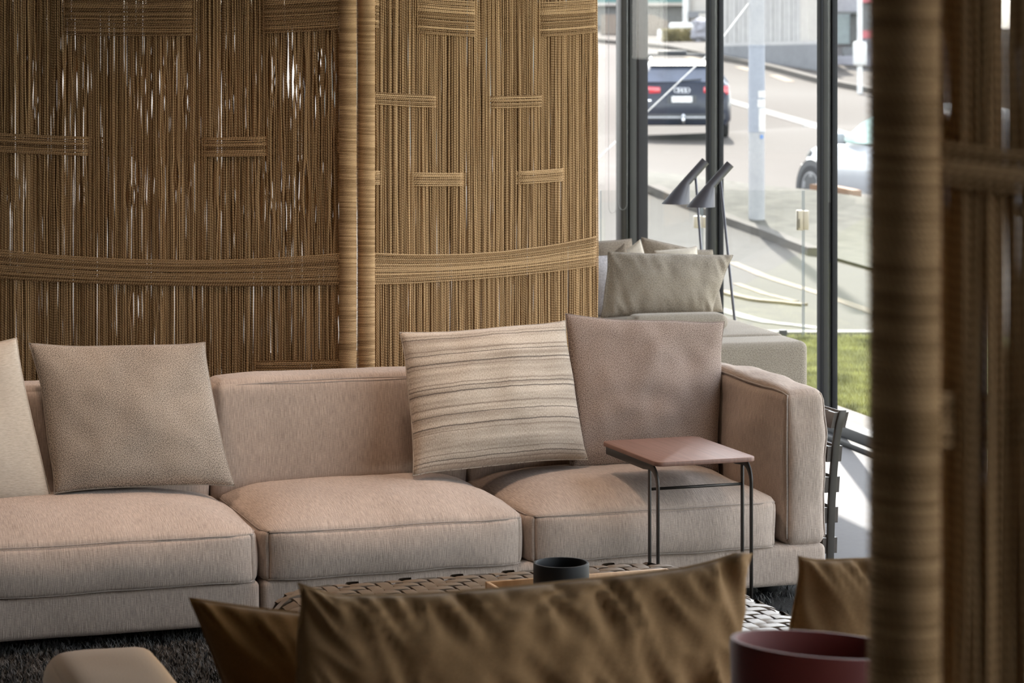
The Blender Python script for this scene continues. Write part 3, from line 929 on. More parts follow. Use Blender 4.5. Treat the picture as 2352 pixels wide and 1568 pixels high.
for s_, a in ((0, 0.012), (1, TW - 0.012)):
    # flat bar that runs under the top and bends down into the front leg
    g = G()
    th, hb = 0.006, 0.026
    R = 0.062
    path = [(TD - 0.02, TZ - 0.014 - hb / 2), (0.080 + R, TZ - 0.014 - hb / 2)]
    cx_, cz_ = 0.018 + R, TZ - 0.014 - 0.006 - R
    rings = []
    def ring(b, z, nb, nz, w):
        return [T(a - th / 2, b + nb * w / 2, z + nz * w / 2), T(a + th / 2, b + nb * w / 2, z + nz * w / 2), T(a + th / 2, b - nb * w / 2, z - nz * w / 2), T(a - th / 2, b - nb * w / 2, z - nz * w / 2)]
    rings.append(ring(TD - 0.02, TZ - 0.014 - hb / 2, 0, 1, hb))
    rings.append(ring(0.13, TZ - 0.014 - hb / 2, 0, 1, hb))
    for i in range(9):
        an = math.radians(90 + 90 * i / 8)
        w = hb + (0.016 - hb) * i / 8
        rings.append(ring(cx_ + R * math.cos(an) * 1.0, cz_ + (R - 0.002) * math.sin(an), math.cos(an), math.sin(an), w))
    rings.append(ring(0.018, 0.012, -1, 0, 0.016))
    g.loft(rings)
    g.build('leg', M['steel'], tab, bevel=0.001)
    G().box(T(a, 0.085, (TZ - 0.03 + 0.012) / 2), (0.006, 0.016, TZ - 0.04), (tx, ty, Zv)).build('leg', M['steel'], tab, bevel=0.001)
    G().box(T(a, TD / 2 - 0.02, 0.006), (0.016, TD - 0.04, 0.012), (tx, ty, Zv)).build('floor_runner', M['steel'], tab, bevel=0.001)
G().tube([T(0.012, 0.085, 0.405), T(TW - 0.012, 0.085, 0.405)], 0.0045, 10).build('cross_rod', M['steel'], tab, smooth=True)
G().box(T(TW / 2, TD - 0.03, TZ - 0.022), (TW - 0.03, 0.03, 0.008), (tx, ty, Zv)).build('top_plate', M['steel'], tab)

# ------------------------------------------------------------------ woven leather ottoman
OY = 20.0
ox, oy = yawaxes(OY)
OZ = 0.32
OC = ox * 2.245 + oy * 5.885
OA, OB, ORR = 0.615, 0.615, 0.20
ott = thing('ottoman', 'large low square ottoman of woven taupe leather strips', 'ottoman', (OC.x, OC.y, 0), OY)
def sd_box(a, b):
    """signed distance inside the rounded square (positive inside)"""
    qx, qy = abs(a) - (OA - ORR), abs(b) - (OB - ORR)
    d = math.hypot(max(qx, 0), max(qy, 0)) + min(max(qx, qy), 0) - ORR
    return -d
def topz(a, b):
    s = sd_box(a, b)
    r = 0.07
    if s > r: return OZ
    s = max(0.0, s)
    return OZ - r + math.sqrt(max(0, r * r - (r - s) ** 2))
def OP(a, b, z): return OC + ox * a + oy * b + Vector((0, 0, z))
prof = []
def outline(inset, n=9):
    r = max(0.02, ORR - inset); A_, B_ = OA - inset, OB - inset
    return [(x - A_, y - B_) for (x, y) in round_rect(2 * A_, 2 * B_, r, n)]
rings = []
for (ins, z) in ((0.03, 0.02), (0.012, 0.04), (0.008, 0.24), (0.02, 0.278), (0.045, 0.303), (0.09, 0.311)):
    rings.append([OP(a, b, z) for (a, b) in outline(ins)])
G().loft(rings).build('body', M['leather_dark'], ott, smooth=True, auto=50)
G().lathe((OC.x, OC.y, 0.0), [(0.0, 0), (0.40, 0), (0.40, 0.025), (0.0, 0.025)], 40).build('plinth', M['black'], ott, smooth=True, auto=40)
# one strip float of the twill weave: a slightly domed strip with ends that dive under
CW = 0.037
def float_mesh(name):
    L_, W_ = 2 * CW - 0.004, CW - 0.0035
    g = G()
    nl = 6
    pts, uvs = [], []
    for i in range(nl + 1):
        s = -1 + 2 * i / nl
        zz = 0.0034 * (1 - abs(s) ** 6) - 0.001
        row = [Vector((s * L_ / 2, -W_ / 2, zz - 0.0075)), Vector((s * L_ / 2, -W_ / 2, zz - 0.0004)), Vector((s * L_ / 2, 0, zz + 0.0004)), Vector((s * L_ / 2, W_ / 2, zz - 0.0004)), Vector((s * L_ / 2, W_ / 2, zz - 0.0075))]
        pts.append(row); uvs.append([(p.x, p.y) for p in row])
    g.grid(pts, uvs)
    return g
fm = None
floats = []
n = int(OA * 2 / CW) + 4
for i in range(-n // 2, n // 2 + 1):
    for j in range(-n // 2, n // 2 + 1):
        # herringbone of dominoes: 2/2 twill
        k = (i - j) % 4
        if k == 0: floats.append(((i + 1.0) * CW, (j + 0.5) * CW, 0))
        elif k == 3: floats.append(((i + 0.5) * CW, (j + 1.0) * CW - CW * 0.0, 1))
vis = []
for (a, b, od) in floats:
    if sd_box(a, b) < -0.012: continue
    vis.append((a, b, od))
def key(f):
    p = OP(f[0], f[1], OZ)
    return -f[1] - 0.35 * f[0]
vis.sort(key=key)
near = vis[:300]; rest = vis[300:]
def float_matrix(a, b, od):
    e = 0.01
    z = topz(a, b)
    ga = (topz(a + e, b) - topz(a - e, b)) / (2 * e); gb = (topz(a, b + e) - topz(a, b - e)) / (2 * e)
    nl = Vector((-ga, -gb, 1)).normalized()
    X = Vector((1, 0, 0)) if od == 0 else Vector((0, 1, 0))
    X = (X - nl * X.dot(nl)).normalized(); Y = nl.cross(X)
    m = Matrix((X, Y, nl)).transposed().to_4x4()
    m.translation = Vector((a, b, z))
    return m
fo = None
proto = float_mesh('strip')
me_f = None
for (a, b, od) in near:
    m = float_matrix(a, b, od)
    if me_f is None:
        g = G(); g.v = list(proto.v); g.f = list(proto.f); g.uv = list(proto.uv); g.r = list(proto.r)
        Mr = MW[ott.name]
        g.v = [tuple(Mr @ Vector(p)) for p in g.v]
        o = g.build('leather_strip', M['leather'], ott, smooth=True, merge=True, auto=28)
        me_f = o.data
    else:
        o = bpy.data.objects.new('leather_strip', me_f); COL.objects.link(o); o.parent = ott
    o.matrix_basis = m
g = G()
Mr = MW[ott.name]
for (a, b, od) in rest:
    m = Mr @ float_matrix(a, b, od)
    g.add([m @ Vector(p) for p in proto.v], proto.f, proto.uv)
if rest: tag(g.build('leather_strips', M['leather'], ott, smooth=True, auto=28), kind='stuff')
# side strips: vertical bands around the body
ol = outline(0.0, 9)
per = []
for i in range(len(ol)):
    a, b = Vector((*ol[i], 0)), Vector((*ol[(i + 1) % len(ol)], 0))
    nseg = max(1, int((b - a).length / 0.012))
    for k in range(nseg): per.append(a + (b - a) * k / nseg)
acc = 0.0; cur = []; strips = []
for i in range(len(per) + 1):
    p = per[i % len(per)]
    if cur: acc += (p - cur[-1]).length
    cur.append(p)
    if acc > 0.040:
        strips.append(cur); cur = [p]; acc = 0.0
for sN, st in enumerate(strips):
    a, b = st[0], st[-1]
    mid = (a + b) / 2
    tdir = (b - a).normalized()
    out = Vector((tdir.y, -tdir.x, 0))
    if out.dot(mid) < 0: out = -out
    wv = (b - a).length / 2 - 0.002
    pr = [(0.006, 0.03), (0.010, 0.05), (0.012, 0.14), (0.010, 0.235), (0.0, 0.268), (-0.018, 0.292), (-0.045, 0.308)]
    g = G()
    rows = []
    for (o_, z) in pr:
        q = mid + out * o_
        rows.append([OP(*(q - tdir * wv - out * 0.008).xy, z), OP(*(q - tdir * wv).xy, z + 0.001), OP(*(q + out * 0.002).xy, z + 0.001), OP(*(q + tdir * wv).xy, z + 0.001), OP(*(q + tdir * wv - out * 0.008).xy, z)])
    g.grid(rows)
    g.build('side_strip', M['leather'], ott, smooth=True)

# tray and bowl on the ottoman
tr0 = P(1114, 1338, F * (H - 0.348) / (1338 - HOR)); tr0.z = 0
def TR(a, b, z): return tr0 + ox * a - oy * b + Vector((0, 0, z))
tray = thing('tray', 'shallow oak tray on the woven leather ottoman', 'tray', TR(0.26, 0.17, OZ + 0.004), OY)
zt0 = OZ + 0.0045
G().box(TR(0.26, 0.17, zt0 + 0.004), (0.52, 0.34, 0.008), (ox, oy, Zv)).build('tray_base', M['oak'], tray)
for (a, b, w, d) in ((0.26, 0.005, 0.52, 0.010), (0.26, 0.335, 0.52, 0.010), (0.005, 0.17, 0.010, 0.32), (0.515, 0.17, 0.010, 0.32)):
    G().box(TR(a, b, zt0 + 0.014), (w, d, 0.026), (ox, oy, Zv)).build('tray_rim', M['oak'], tray, bevel=0.0015)
bc = P(1289, 1291, 6.5)
zb = zt0 + 0.0085
hh = bc.z - zb
tag(G().lathe((bc.x, bc.y, zb), [(0.0, 0.0), (0.062, 0.0), (0.070, 0.006), (0.0725, 0.02), (0.0725, hh - 0.004), (0.071, hh), (0.0665, hh), (0.065, hh - 0.004), (0.065, 0.014), (0.058, 0.008), (0.0, 0.008)], 64)
    .build('bowl', M['ceramic'], smooth=True, auto=35), 'straight sided matt black bowl on the oak tray', 'bowl')

# ------------------------------------------------------------------ rug
RG = [S(-0.06, 0.30, 0), S(3.9, 0.30, 0), S(3.9, -3.3, 0), S(-0.06, -3.3, 0)]
rug = thing('rug', 'charcoal shaggy wool rug under the sofa and ottoman', 'rug', S(1.9, -1.5, 0), SY)
G().prism(RG, 0.008).build('backing', M['rug'], rug)
g = G()
r2 = random.Random(5)
vs, fs = [], []
def blade(t, b, h, w):
    p = S(t, b, 0.006)
    a = r2.uniform(0, 6.28); lean = r2.uniform(0.2, 0.9) * h
    d = Vector((math.cos(a), math.sin(a), 0)); e = Vector((-d.y, d.x, 0))
    tip = p + d * lean + Vector((0, 0, h))
    mid = p + d * lean * 0.4 + Vector((0, 0, h * 0.6))
    o = len(vs)
    vs.extend([p - e * w, p + e * w, mid + e * w * 0.9, mid - e * w * 0.9, tip])
    fs.extend([(o, o + 1, o + 2, o + 3), (o + 3, o + 2, o + 4)])
for _ in range(26000):
    t, b = r2.uniform(1.55, 3.1), r2.uniform(-0.75, 0.12)
    clump = noise.noise(Vector((t * 9, b * 9, 1)))
    blade(t, b, 0.012 + 0.010 * r2.random() + 0.006 * clump, r2.uniform(0.0014, 0.0026))
for _ in range(14000):
    blade(r2.uniform(-0.05, 3.85), r2.uniform(-3.2, 0.28), 0.016 + 0.008 * r2.random(), r2.uniform(0.002, 0.003))
g.add(vs, fs)
tag(g.build('pile', M['pile'], rug, fixn=False), kind='stuff')

# ------------------------------------------------------------------ near sofa with its back to the camera
NY = 17.5
nx, ny = yawaxes(NY)
NO = Vector((0, 4.18, 0))
def NS(a, b, z): return NO + nx * a + ny * b + Vector((0, 0, z))
nsofa = thing('sofa', 'tan canvas sofa in the foreground, only its arm end in view', 'sofa', NS(0.2, 0.5, 0), NY)
def ncush(name, a0, a1, b0, b1, z0, z1, mat, **kw):
    cg = cushion((a1 - a0, b1 - b0, z1 - z0), **kw)
    place(cg, NS((a0 + a1) / 2, (b0 + b1) / 2, (z0 + z1) / 2), nx, ny).build(name, mat, nsofa, smooth=True, merge=True)
armc = P(230, 1490, 5.39)
ac = Vector((armc.x, armc.y, 0)) - NO
aa, ab = ac.dot(nx), ac.dot(ny)
ncush('arm', aa - 0.125, aa + 0.125, -0.02, ab + 0.02, 0.06, 0.452, M['tan'], r=0.05, crown=(0.012, 0.012, 0.012), n=(8, 18, 10), wrinkle=0.006, seed=31)
ncush('arm', 1.905, 2.13, -0.02, ab + 0.02, 0.06, 0.452, M['tan'], r=0.05, crown=(0.012, 0.012, 0.012), n=(8, 18, 10), wrinkle=0.006, seed=34)
ncush('backrest', aa + 0.13, 1.9, -0.10, 0.06, 0.06, 0.56, M['tan'], r=0.05, crown=(0.0, 0.01, 0.01), n=(24, 6, 10), seed=32)
ncush('seat', aa + 0.13, 1.9, 0.06, 1.05, 0.10, 0.40, M['tan'], r=0.05, crown=(0.0, 0.01, 0.02), n=(24, 14, 8), seed=33)
for (a, b) in ((aa, 0.1), (aa, ab - 0.15), (1.8, 0.1), (1.8, 0.9)):
    p = NS(a, b, 0.008)
    G().lathe(p, [(0, 0), (0.03, 0), (0.03, 0.10), (0, 0.10)], 16).build('foot', M['black'], nsofa, smooth=True, auto=40)
def NPx(x, y, b):
    k = (x - 1176.0) / F
    d = (b + NO.x * ny.x + NO.y * ny.y) / (k * ny.x + ny.y)
    return P(x, y, d)
pillow('scatter_pillow', 'wide olive brown pillow with a creased edge, nearest in the foreground',
       (NPx(655, 1660, 0.15), NPx(1690, 1690, 0.15), NPx(1728, 1268, 0.19), NPx(684, 1340, 0.19)), 0.15, M['olive'], 'foreground pillows', k=0.035, kp=8.0, wr=0.014, seed=6, folds=0.05, n=72, piping=0.003,
       top=[(-1, 0), (-0.93, -0.010), (-0.84, -0.023), (-0.5, -0.030), (-0.2, -0.030), (0.1, -0.027), (0.45, -0.022), (0.7, -0.016), (0.85, -0.006), (0.95, 0.004), (1, -0.004)])
pillow('scatter_pillow', 'dark brown pillow behind the left end of the wide foreground pillow',
       (NPx(560, 1700, 0.38), NPx(900, 1690, 0.36), NPx(800, 1420, 0.40), NPx(436, 1374, 0.42)), 0.13, M['brown'], 'foreground pillows', k=0.03, wr=0.008, seed=7, folds=0.03, n=40, piping=0.003)
pillow('scatter_pillow', 'olive pillow with a pointed corner half behind the near rope screen',
       (NPx(1762, 1650, 0.19), NPx(2230, 1640, 0.19), NPx(2190, 1262, 0.22), NPx(1834, 1278, 0.22)), 0.14, M['olive'], 'foreground pillows', k=0.09, kp=6.0, wr=0.010, seed=8, folds=0.035, n=44, piping=0.003)

# ------------------------------------------------------------------ red planter in the near right
pc = P(1886, 1479, 3.72)
def tilt_ring(r, z, k=0.0):
    return [Vector((pc.x + r * math.cos(2 * math.pi * i / 64), pc.y + 0.66 * r * math.sin(2 * math.pi * i / 64), z - k * 0.075 * math.cos(2 * math.pi * i / 64) * r * 1.0)) for i in range(64)]
rr_ = 0.136
zr = pc.z
g = G().loft([tilt_ring(0.0001, 0.0), tilt_ring(0.100, 0.0), tilt_ring(0.104, 0.01), tilt_ring(rr_, zr - 0.006, 1), tilt_ring(rr_ - 0.002, zr, 1), tilt_ring(rr_ - 0.009, zr, 1), tilt_ring(rr_ - 0.011, zr - 0.006, 1), tilt_ring(rr_ - 0.022, zr - 0.22), tilt_ring(0.0001, zr - 0.22)], cap=False)
tag(g.build('planter', M['redlac'], smooth=True, auto=40), 'tall dark red lacquered planter in the near right corner', 'planter')

# ------------------------------------------------------------------ grey sofa by the windows
BY = 14.0
bx, by = yawaxes(BY)
BO = Vector((P(1858, 785, 10.06).x, 10.06, 0))
def BS(a, b, z): return BO - bx * a + by * b + Vector((0, 0, z))
bso = thing('sofa', 'grey tweed block sofa by the window corner, seen from behind', 'sofa', BS(0.9, 0.6, 0), BY)
def bcush(name, a0, a1, b0, b1, z0, z1, mat=M['tweed_far'], tilt=0, **kw):
    cg = cushion((a1 - a0, b1 - b0, z1 - z0), **kw)
    return place(cg, BS((a0 + a1) / 2, (b0 + b1) / 2, (z0 + z1) / 2), bx, by).build(name, mat, bso, smooth=True, merge=True)
bcush('back_frame', 0.0, 0.82, 0.0, 0.26, 0.05, 0.602, r=0.03, n=(16, 5, 8), seed=40)
bcush('platform', 0.0, 1.12, 0.265, 1.60, 0.05, 0.606, r=0.03, n=(16, 12, 8), seed=41)
pa = P(1422, 720, 10.62); pb = P(1652, 720, 10.62)
bcush('bolster', (BO - pb).dot(bx), (BO - pa).dot(bx) , 0.50, 0.62, 0.60, 0.667, r=0.028, n=(14, 4, 4), seed=42, crown=(0.01, 0, 0.004))
for (a, b) in ((0.1, 0.1), (0.1, 1.45), (0.72, 0.1), (1.0, 1.45)):
    G().lathe(BS(a, b, 0.0), [(0, 0), (0.03, 0), (0.03, 0.06), (0, 0.06)], 16).build('foot', M['black'], bso, smooth=True, auto=40)
gp = 'pillows on the window sofa'
pillow('scatter_pillow', 'big grey tweed pillow with a creased top standing on the window sofa',
       (P(1380, 730, 10.80), P(1636, 718, 10.86), P(1684, 586, 10.92), P(1396, 578, 10.88)), 0.17, M['tweed_far'], gp, k=0.03, wr=0.008, seed=51, folds=0.016, n=44)
pillow('scatter_pillow', 'grey lilac cushion partly hidden by the edge of the rope screen',
       (P(1290, 732, 11.0), P(1404, 730, 11.08), P(1408, 586, 11.12), P(1290, 588, 11.05)), 0.16, M['lavender'], gp, k=0.03, wr=0.006, seed=52)
pillow('scatter_pillow', 'taupe pillow with a rounded top behind the lilac cushion',
       (P(1330, 727, 11.34), P(1470, 722, 11.38), P(1450, 548, 11.44), P(1340, 556, 11.40)), 0.16, M['taupe'], gp, k=0.02, wr=0.008, seed=53)
pillow('scatter_pillow', 'bright ivory pillow showing one pointed corner behind the big tweed pillow',
       (P(1432, 692, 11.26), P(1520, 712, 11.3), P(1470, 550, 11.32), P(1398, 605, 11.3)), 0.08, M['ivory'], gp, k=0.02, wr=0.003, seed=54)
pillow('scatter_pillow', 'thin taupe lilac pillow in front of the ivory corner',
       (P(1400, 692, 11.14), P(1480, 707, 11.14), P(1434, 559, 11.2), P(1386, 600, 11.2)), 0.06, M['taupe'], gp, k=0.02, wr=0.004, seed=55)
pillow('scatter_pillow', 'taupe pillow with diagonal folds under the floor lamp heads',
       (P(1480, 722, 11.40), P(1640, 722, 11.42), P(1612, 576, 11.48), P(1474, 545, 11.46)), 0.16, M['taupe'], gp, k=0.02, wr=0.008, seed=56, folds=0.006)
pillow('scatter_pillow', 'ivory pillow glowing in the sun just behind the big tweed pillow',
       (P(1500, 714, 11.18), P(1615, 716, 11.2), P(1600, 566, 11.26), P(1504, 576, 11.24)), 0.13, M['ivory'], gp, k=0.03, wr=0.005, seed=57)
pillow('scatter_pillow', 'grey tweed pillow tip behind the right end of the big pillow',
       (P(1570, 714, 11.38), P(1660, 716, 11.4), P(1636, 574, 11.44), P(1560, 572, 11.42)), 0.10, M['tweed_far'], gp, k=0.02, wr=0.006, seed=58, folds=0.004)

# ------------------------------------------------------------------ floor lamps
def floor_lamp(d, dx, dy, label, poleb):
    def Q(x, y, off=0.0): return P(x + dx, y + dy, d) + Vector((0, off, 0))
    base_p = P(*poleb, d); base_p.z = 0
    root = thing('floor_lamp', label, 'lamp', base_p, 0, 'floor lamps by the window')
    s = d / F
    def circ(c, r, nx_, nz_, n=40):
        # circle whose axis lies in the picture-parallel plane; (nx_, nz_) is the axis
        a = Vector((nx_, 0, nz_)).normalized(); e = Vector((a.z, 0, -a.x)); f = Vector((0, 1, 0))
        return [c + e * (r * math.cos(2 * math.pi * k / n)) + f * (r * math.sin(2 * math.pi * k / n)) for k in range(n)]
    rim = (Q(1609, 475), 33 * s, 0, 1); neck = (Q(1634, 424.5), 10.2 * s, 0.66, 0.75); end = (Q(1677.5, 376.5), 10.2 * s, 0.66, 0.75)
    outer = [circ(*rim), circ(rim[0] + (neck[0] - rim[0]) * 0.02, 32.6 * s, 0, 1), circ(*neck), circ(*end), circ(end[0], 8.6 * s, 0.66, 0.75), circ(end[0] - Vector((0.66, 0, 0.75)) * 0.02, 8.4 * s, 0.66, 0.75), circ(end[0] - Vector((0.66, 0, 0.75)) * 0.021, 0.0005, 0.66, 0.75)]
    G().loft(outer, cap=False).build('shade', M['lamp'], root, smooth=True, auto=35)
    inner = [circ(rim[0], 32.2 * s, 0, 1), circ(neck[0] - Vector((0.004, 0, 0.004)), 9.4 * s, 0.66, 0.75), circ(neck[0], 0.0005, 0.66, 0.75)]
    G().loft(inner, cap=False).build('shade_lining', M['lampwhite'], root, smooth=True, auto=35)
    top = Q(1655, 417, 0.0)
    G().tube([Q(1651, 408), top], 0.008, 10).build('tilt_joint', M['lamp'], root, smooth=True)
    G().tube([top, base_p + Zv * 0.012], 0.0062, 10).build('pole', M['lamp'], root, smooth=True)
    G().lathe(base_p, [(0, 0), (0.13, 0), (0.132, 0.004), (0.128, 0.014), (0, 0.016)], 40).build('base', M['lamp'], root, smooth=True, auto=40)
floor_lamp(11.3, 0, 0, 'dark grey floor lamp nearer the window mullion, with the lower right shade', (1716, 1030))
floor_lamp(11.85, -57, -7, 'dark grey floor lamp whose shade is the left of the pair', (1640, 1000))

# ------------------------------------------------------------------ outdoors: the sloping street
ctrl = []
def cp_(px, py, d): p = P(px, py, d); ctrl.append((p.x, p.y, p.z))
for (x, y, z) in ((0.5, 12, -.04), (2.5, 12, -.04), (0, 16.2, -.03), (3.5, 16.2, -.03), (-9, 14, -.05), (9, 13, -.1), (2.6, 21, -.02), (6, 22, -.25), (-9, 24, 0.1), (10, 4, -.15), (30, 10, -.6), (5, 3, -.05), (4, 9, -.04), (-14, 4, -0.1)):
    ctrl.append((x, y, z))
cp_(1738, 512, 26.2)
cp_(1575, 322, 56)
cp_(1500, 395, 34)
cp_(1700, 425, 30); cp_(1860, 436, 29); cp_(1990, 445, 28.5)
cp_(1861, 480, 34); cp_(1980, 500, 31.5)
cp_(1672, 235, 62); cp_(1880, 290, 52); cp_(2000, 322, 47)
cp_(1500, 108, 95); cp_(1640, 134, 86); cp_(1880, 190, 74); cp_(2000, 212, 70)
cp_(1500, 92, 104); cp_(1640, 98, 96); cp_(1730, 118, 88); cp_(1880, 160, 80)
for (x, y, z) in ((-25, 16, 0.3), (-25, 60, 1.6), (-25, 125, 5.0), (40, 125, 3.0), (40, 60, -0.5), (2, 125, 4.6), (15, 125, 4.0), (-6, 60, 1.0), (-4, 34, 0.4)):
    ctrl.append((x, y, z))
CT = np.array(ctrl)
def tps(r2): return np.where(r2 > 1e-9, 0.5 * r2 * np.log(np.maximum(r2, 1e-9)), 0.0)
nC = len(CT)
sc_ = 20.0
XY = CT[:, :2] / sc_
K = tps(((XY[:, None, :] - XY[None, :, :]) ** 2).sum(-1)) + np.eye(nC) * 1e-4
Pm = np.hstack([np.ones((nC, 1)), XY])
A_ = np.vstack([np.hstack([K, Pm]), np.hstack([Pm.T, np.zeros((3, 3))])])
sol = np.linalg.solve(A_, np.concatenate([CT[:, 2], np.zeros(3)]))
def tz_arr(x, y):
    q = np.stack([np.ravel(x), np.ravel(y)], 1) / sc_
    k = tps(((q[:, None, :] - XY[None, :, :]) ** 2).sum(-1))
    z = k @ sol[:nC] + sol[nC] + q @ sol[nC + 1:]
    return z.reshape(np.shape(x))
def tz(x, y): return float(tz_arr(np.array([x]), np.array([y]))[0])
DD = np.linspace(11.8, 124, 2600)
def hit(px, py):
    """where the sight line of a photo pixel meets the street surface"""
    xs = (px - 1176.0) / F * DD; zs = H - (py - HOR) / F * DD
    t = tz_arr(xs, DD)
    below = np.nonzero(zs <= t)[0]
    i = below[0] if len(below) else len(DD) - 1
    return Vector((float(xs[i]), float(DD[i]), float(t[i])))

M['asphalt'] = ground_mat('pale_asphalt', (0.0500, 0.0413, 0.0346), (0.0427, 0.0349, 0.0293), 0.35, 9, 0.95, 0.1, 0.4)
M['carpark'] = ground_mat('grey_asphalt', (0.0454, 0.0403, 0.0346), (0.0375, 0.0329, 0.0283), 0.5, 12, 0.95, 0.1, 0.45)
M['kerb'] = ground_mat('kerb_concrete', (0.0757, 0.0657, 0.0558), (0.0579, 0.0508, 0.0432), 2, 30, 0.95)
M['verge'] = ground_mat('dry_verge', (0.0593, 0.0542, 0.0418), (0.0271, 0.0249, 0.0175), 1.3, 5, 0.95, 0.4, 0.65)
M['white_line'] = plain('road_marking_white', (0.0958, 0.0894, 0.0830), 0.9, var=0.12, scale=4)
M['yellow_line'] = plain('road_marking_yellow', (0.0990, 0.0689, 0.0370), 0.9, var=0.2, scale=3)
M['lawn'] = ground_mat('lawn_soil', (0.1788, 0.1833, 0.0715), (0.1341, 0.1386, 0.0536), 3, 40, 0.95)
M['grass'] = plain('grass_blades', (0.3039, 0.3039, 0.1252), 0.8, var=0.5, scale=5)
M['paver'] = ground_mat('pale_paving', (0.1404, 0.1277, 0.1149), (0.1149, 0.1053, 0.0958), 2, 40, 0.95)

xs = np.concatenate([np.linspace(-30, -2, 24), np.linspace(-1.2, 12, 60), np.linspace(13, 42, 22)])
ys = np.concatenate([np.linspace(-12, 11.5, 16), np.linspace(12, 60, 110), np.linspace(61, 126, 50)])
XX, YY = np.meshgrid(xs, ys)
ZZ = tz_arr(XX, YY)
ZZ = np.where(YY < 11.9, np.minimum(ZZ, -0.03), ZZ)
# keep the ground below the building's floor slab
inside = np.array([[((Vector((x, y, 0)) - CORNER).dot(fx) < 0.14 and (Vector((x, y, 0)) - CORNER).dot(fy) < 0.14) for x in xs] for y in ys])
ZZ = np.where(inside, -0.30, ZZ)
g = G()
g.grid([[Vector((XX[i, j], YY[i, j], ZZ[i, j])) for j in range(len(xs))] for i in range(len(ys))])
tag(g.build('street', M['asphalt'], smooth=True), 'pale sloping asphalt street outside the windows', kind='structure')

def resample(pts, n):
    pts = [Vector((*p, 0)) for p in pts]
    L = [0]
    for a, b in zip(pts, pts[1:]): L.append(L[-1] + (b - a).length)
    out = []
    for i in range(n + 1):
        s = L[-1] * i / n
        k = 0
        while k < len(L) - 2 and L[k + 1] < s: k += 1
        f = (s - L[k]) / max(1e-9, L[k + 1] - L[k])
        q = pts[k] + (pts[k + 1] - pts[k]) * f
        out.append((q.x, q.y))
    return out

def ribbon(name, pix, width, height, mat, label, cat, n=16, group=None, base=0.06):
    """raised strip draped on the street along a line of photo pixels"""
    hs = [hit(*q) for q in resample(pix, n)]
    rings = []
    for i, p in enumerate(hs):
        t = (hs[min(i + 1, n)] - hs[max(i - 1, 0)]); t.z = 0; t.normalize()
        s = Vector((-t.y, t.x, 0)) * (width / 2)
        a, b = p + s, p - s
        za, zb_ = tz(a.x, a.y), tz(b.x, b.y)
        zt_ = max(za, zb_, p.z) + height
        rings.append([Vector((a.x, a.y, za - base)), Vector((b.x, b.y, zb_ - base)), Vector((b.x, b.y, zb_ + height)), Vector((a.x, a.y, za + height))])
    o = G().loft(rings).build(name, mat)
    return tag(o, label, cat, group)

def patch(name, top, bot, mat, lift, label, kind='structure', n=24, m=10):
    T_, B_ = resample(top, n), resample(bot, n)
    rows = []
    for j in range(m + 1):
        f = j / m
        row = []
        for i in range(n + 1):
            p = hit(T_[i][0] * (1 - f) + B_[i][0] * f, T_[i][1] * (1 - f) + B_[i][1] * f)
            row.append(p + Vector((0, 0, lift)))
        rows.append(row)
    return tag(G().grid(rows).build(name, mat, smooth=True), label, kind=kind)

# forecourt between the street kerb and the lawn
patch('forecourt', [(1200, 480), (1530, 458), (1672, 517), (1760, 549), (1868, 592), (2100, 655)], [(1200, 760), (1530, 766), (1672, 766), (1760, 766), (1868, 766), (2100, 766)], M['carpark'], 0.012, 'grey asphalt forecourt beyond the glass balustrade')
patch('verge', [(1470, 398), (1600, 408), (1700, 425), (1860, 442), (2060, 470)], [(1470, 440), (1600, 482), (1700, 524), (1860, 582), (2060, 640)], M['verge'], 0.03, 'dry grassy verge between street and forecourt')
ribbon('kerb', [(1500, 443), (1600, 485), (1672, 516), (1760, 547), (1820, 572), (1872, 592)], 0.14, 0.09, M['kerb'], 'low concrete kerb below the street lamp post shadow', 'kerb')
ribbon('kerb', [(1380, 98), (1490, 108), (1540, 113), (1600, 126), (1640, 135), (1700, 146), (1760, 158), (1800, 168), (1880, 190), (2020, 217)], 0.30, 0.16, M['kerb'], 'long kerb on the far side of the street', 'kerb', 24)
ribbon('lawn_edging', [(1500, 771), (1700, 771), (2060, 771)], 0.16, 0.03, M['white_line'], 'white edging strip between forecourt and lawn', 'edging', 6)
gl = 'painted road lines'
ribbon('road_line', [(1660, 228), (1760, 257), (1880, 291), (2010, 328)], 0.35, 0.010, M['white_line'], 'long white centre line down the street', 'road marking', 14, gl)
for k, (a, b, txt) in enumerate((((1518, 117), (1548, 124), 'far left of the street by the hedge'), ((1578, 131), (1608, 139), 'above the dark car'), ((1696, 154), (1726, 163), 'left of the lamp post'), ((1776, 173), (1816, 188), 'right of the lamp post'))):
    ribbon('road_line', [a, b], 0.30, 0.010, M['yellow_line'], 'short cream dash along the far kerb, ' + txt, 'road marking', 4, gl)
ribbon('road_line', [(1680, 606), (1760, 640), (1880, 677), (2020, 727)], 0.10, 0.016, M['yellow_line'], 'long pale yellow line crossing the forecourt', 'road marking', 14, gl)
ribbon('road_line', [(1690, 655), (1760, 680), (1826, 696)], 0.07, 0.016, M['yellow_line'], 'thin faint yellow line on the forecourt', 'road marking', 10, gl)
ribbon('forecourt_edge', [(1655, 676), (1690, 686), (1740, 696), (1800, 702), (1848, 707)], 0.09, 0.03, M['yellow_line'], 'short raised yellow edge on the forecourt', 'kerb', 10)
ribbon('road_line', [(1640, 712), (1700, 730), (1760, 745), (1870, 758), (1900, 761)], 0.12, 0.018, M['white_line'], 'white line curving along the near forecourt', 'road marking', 12, gl)

M['orange'] = plain('orange_painted_kerb', (0.16, 0.09, 0.05), 0.9, var=0.3, scale=3)
ribbon('kerb', [(1868, 437), (1920, 441), (1968, 452)], 0.12, 0.07, M['orange'], 'short orange painted kerb stone below the white car', 'kerb', 6)

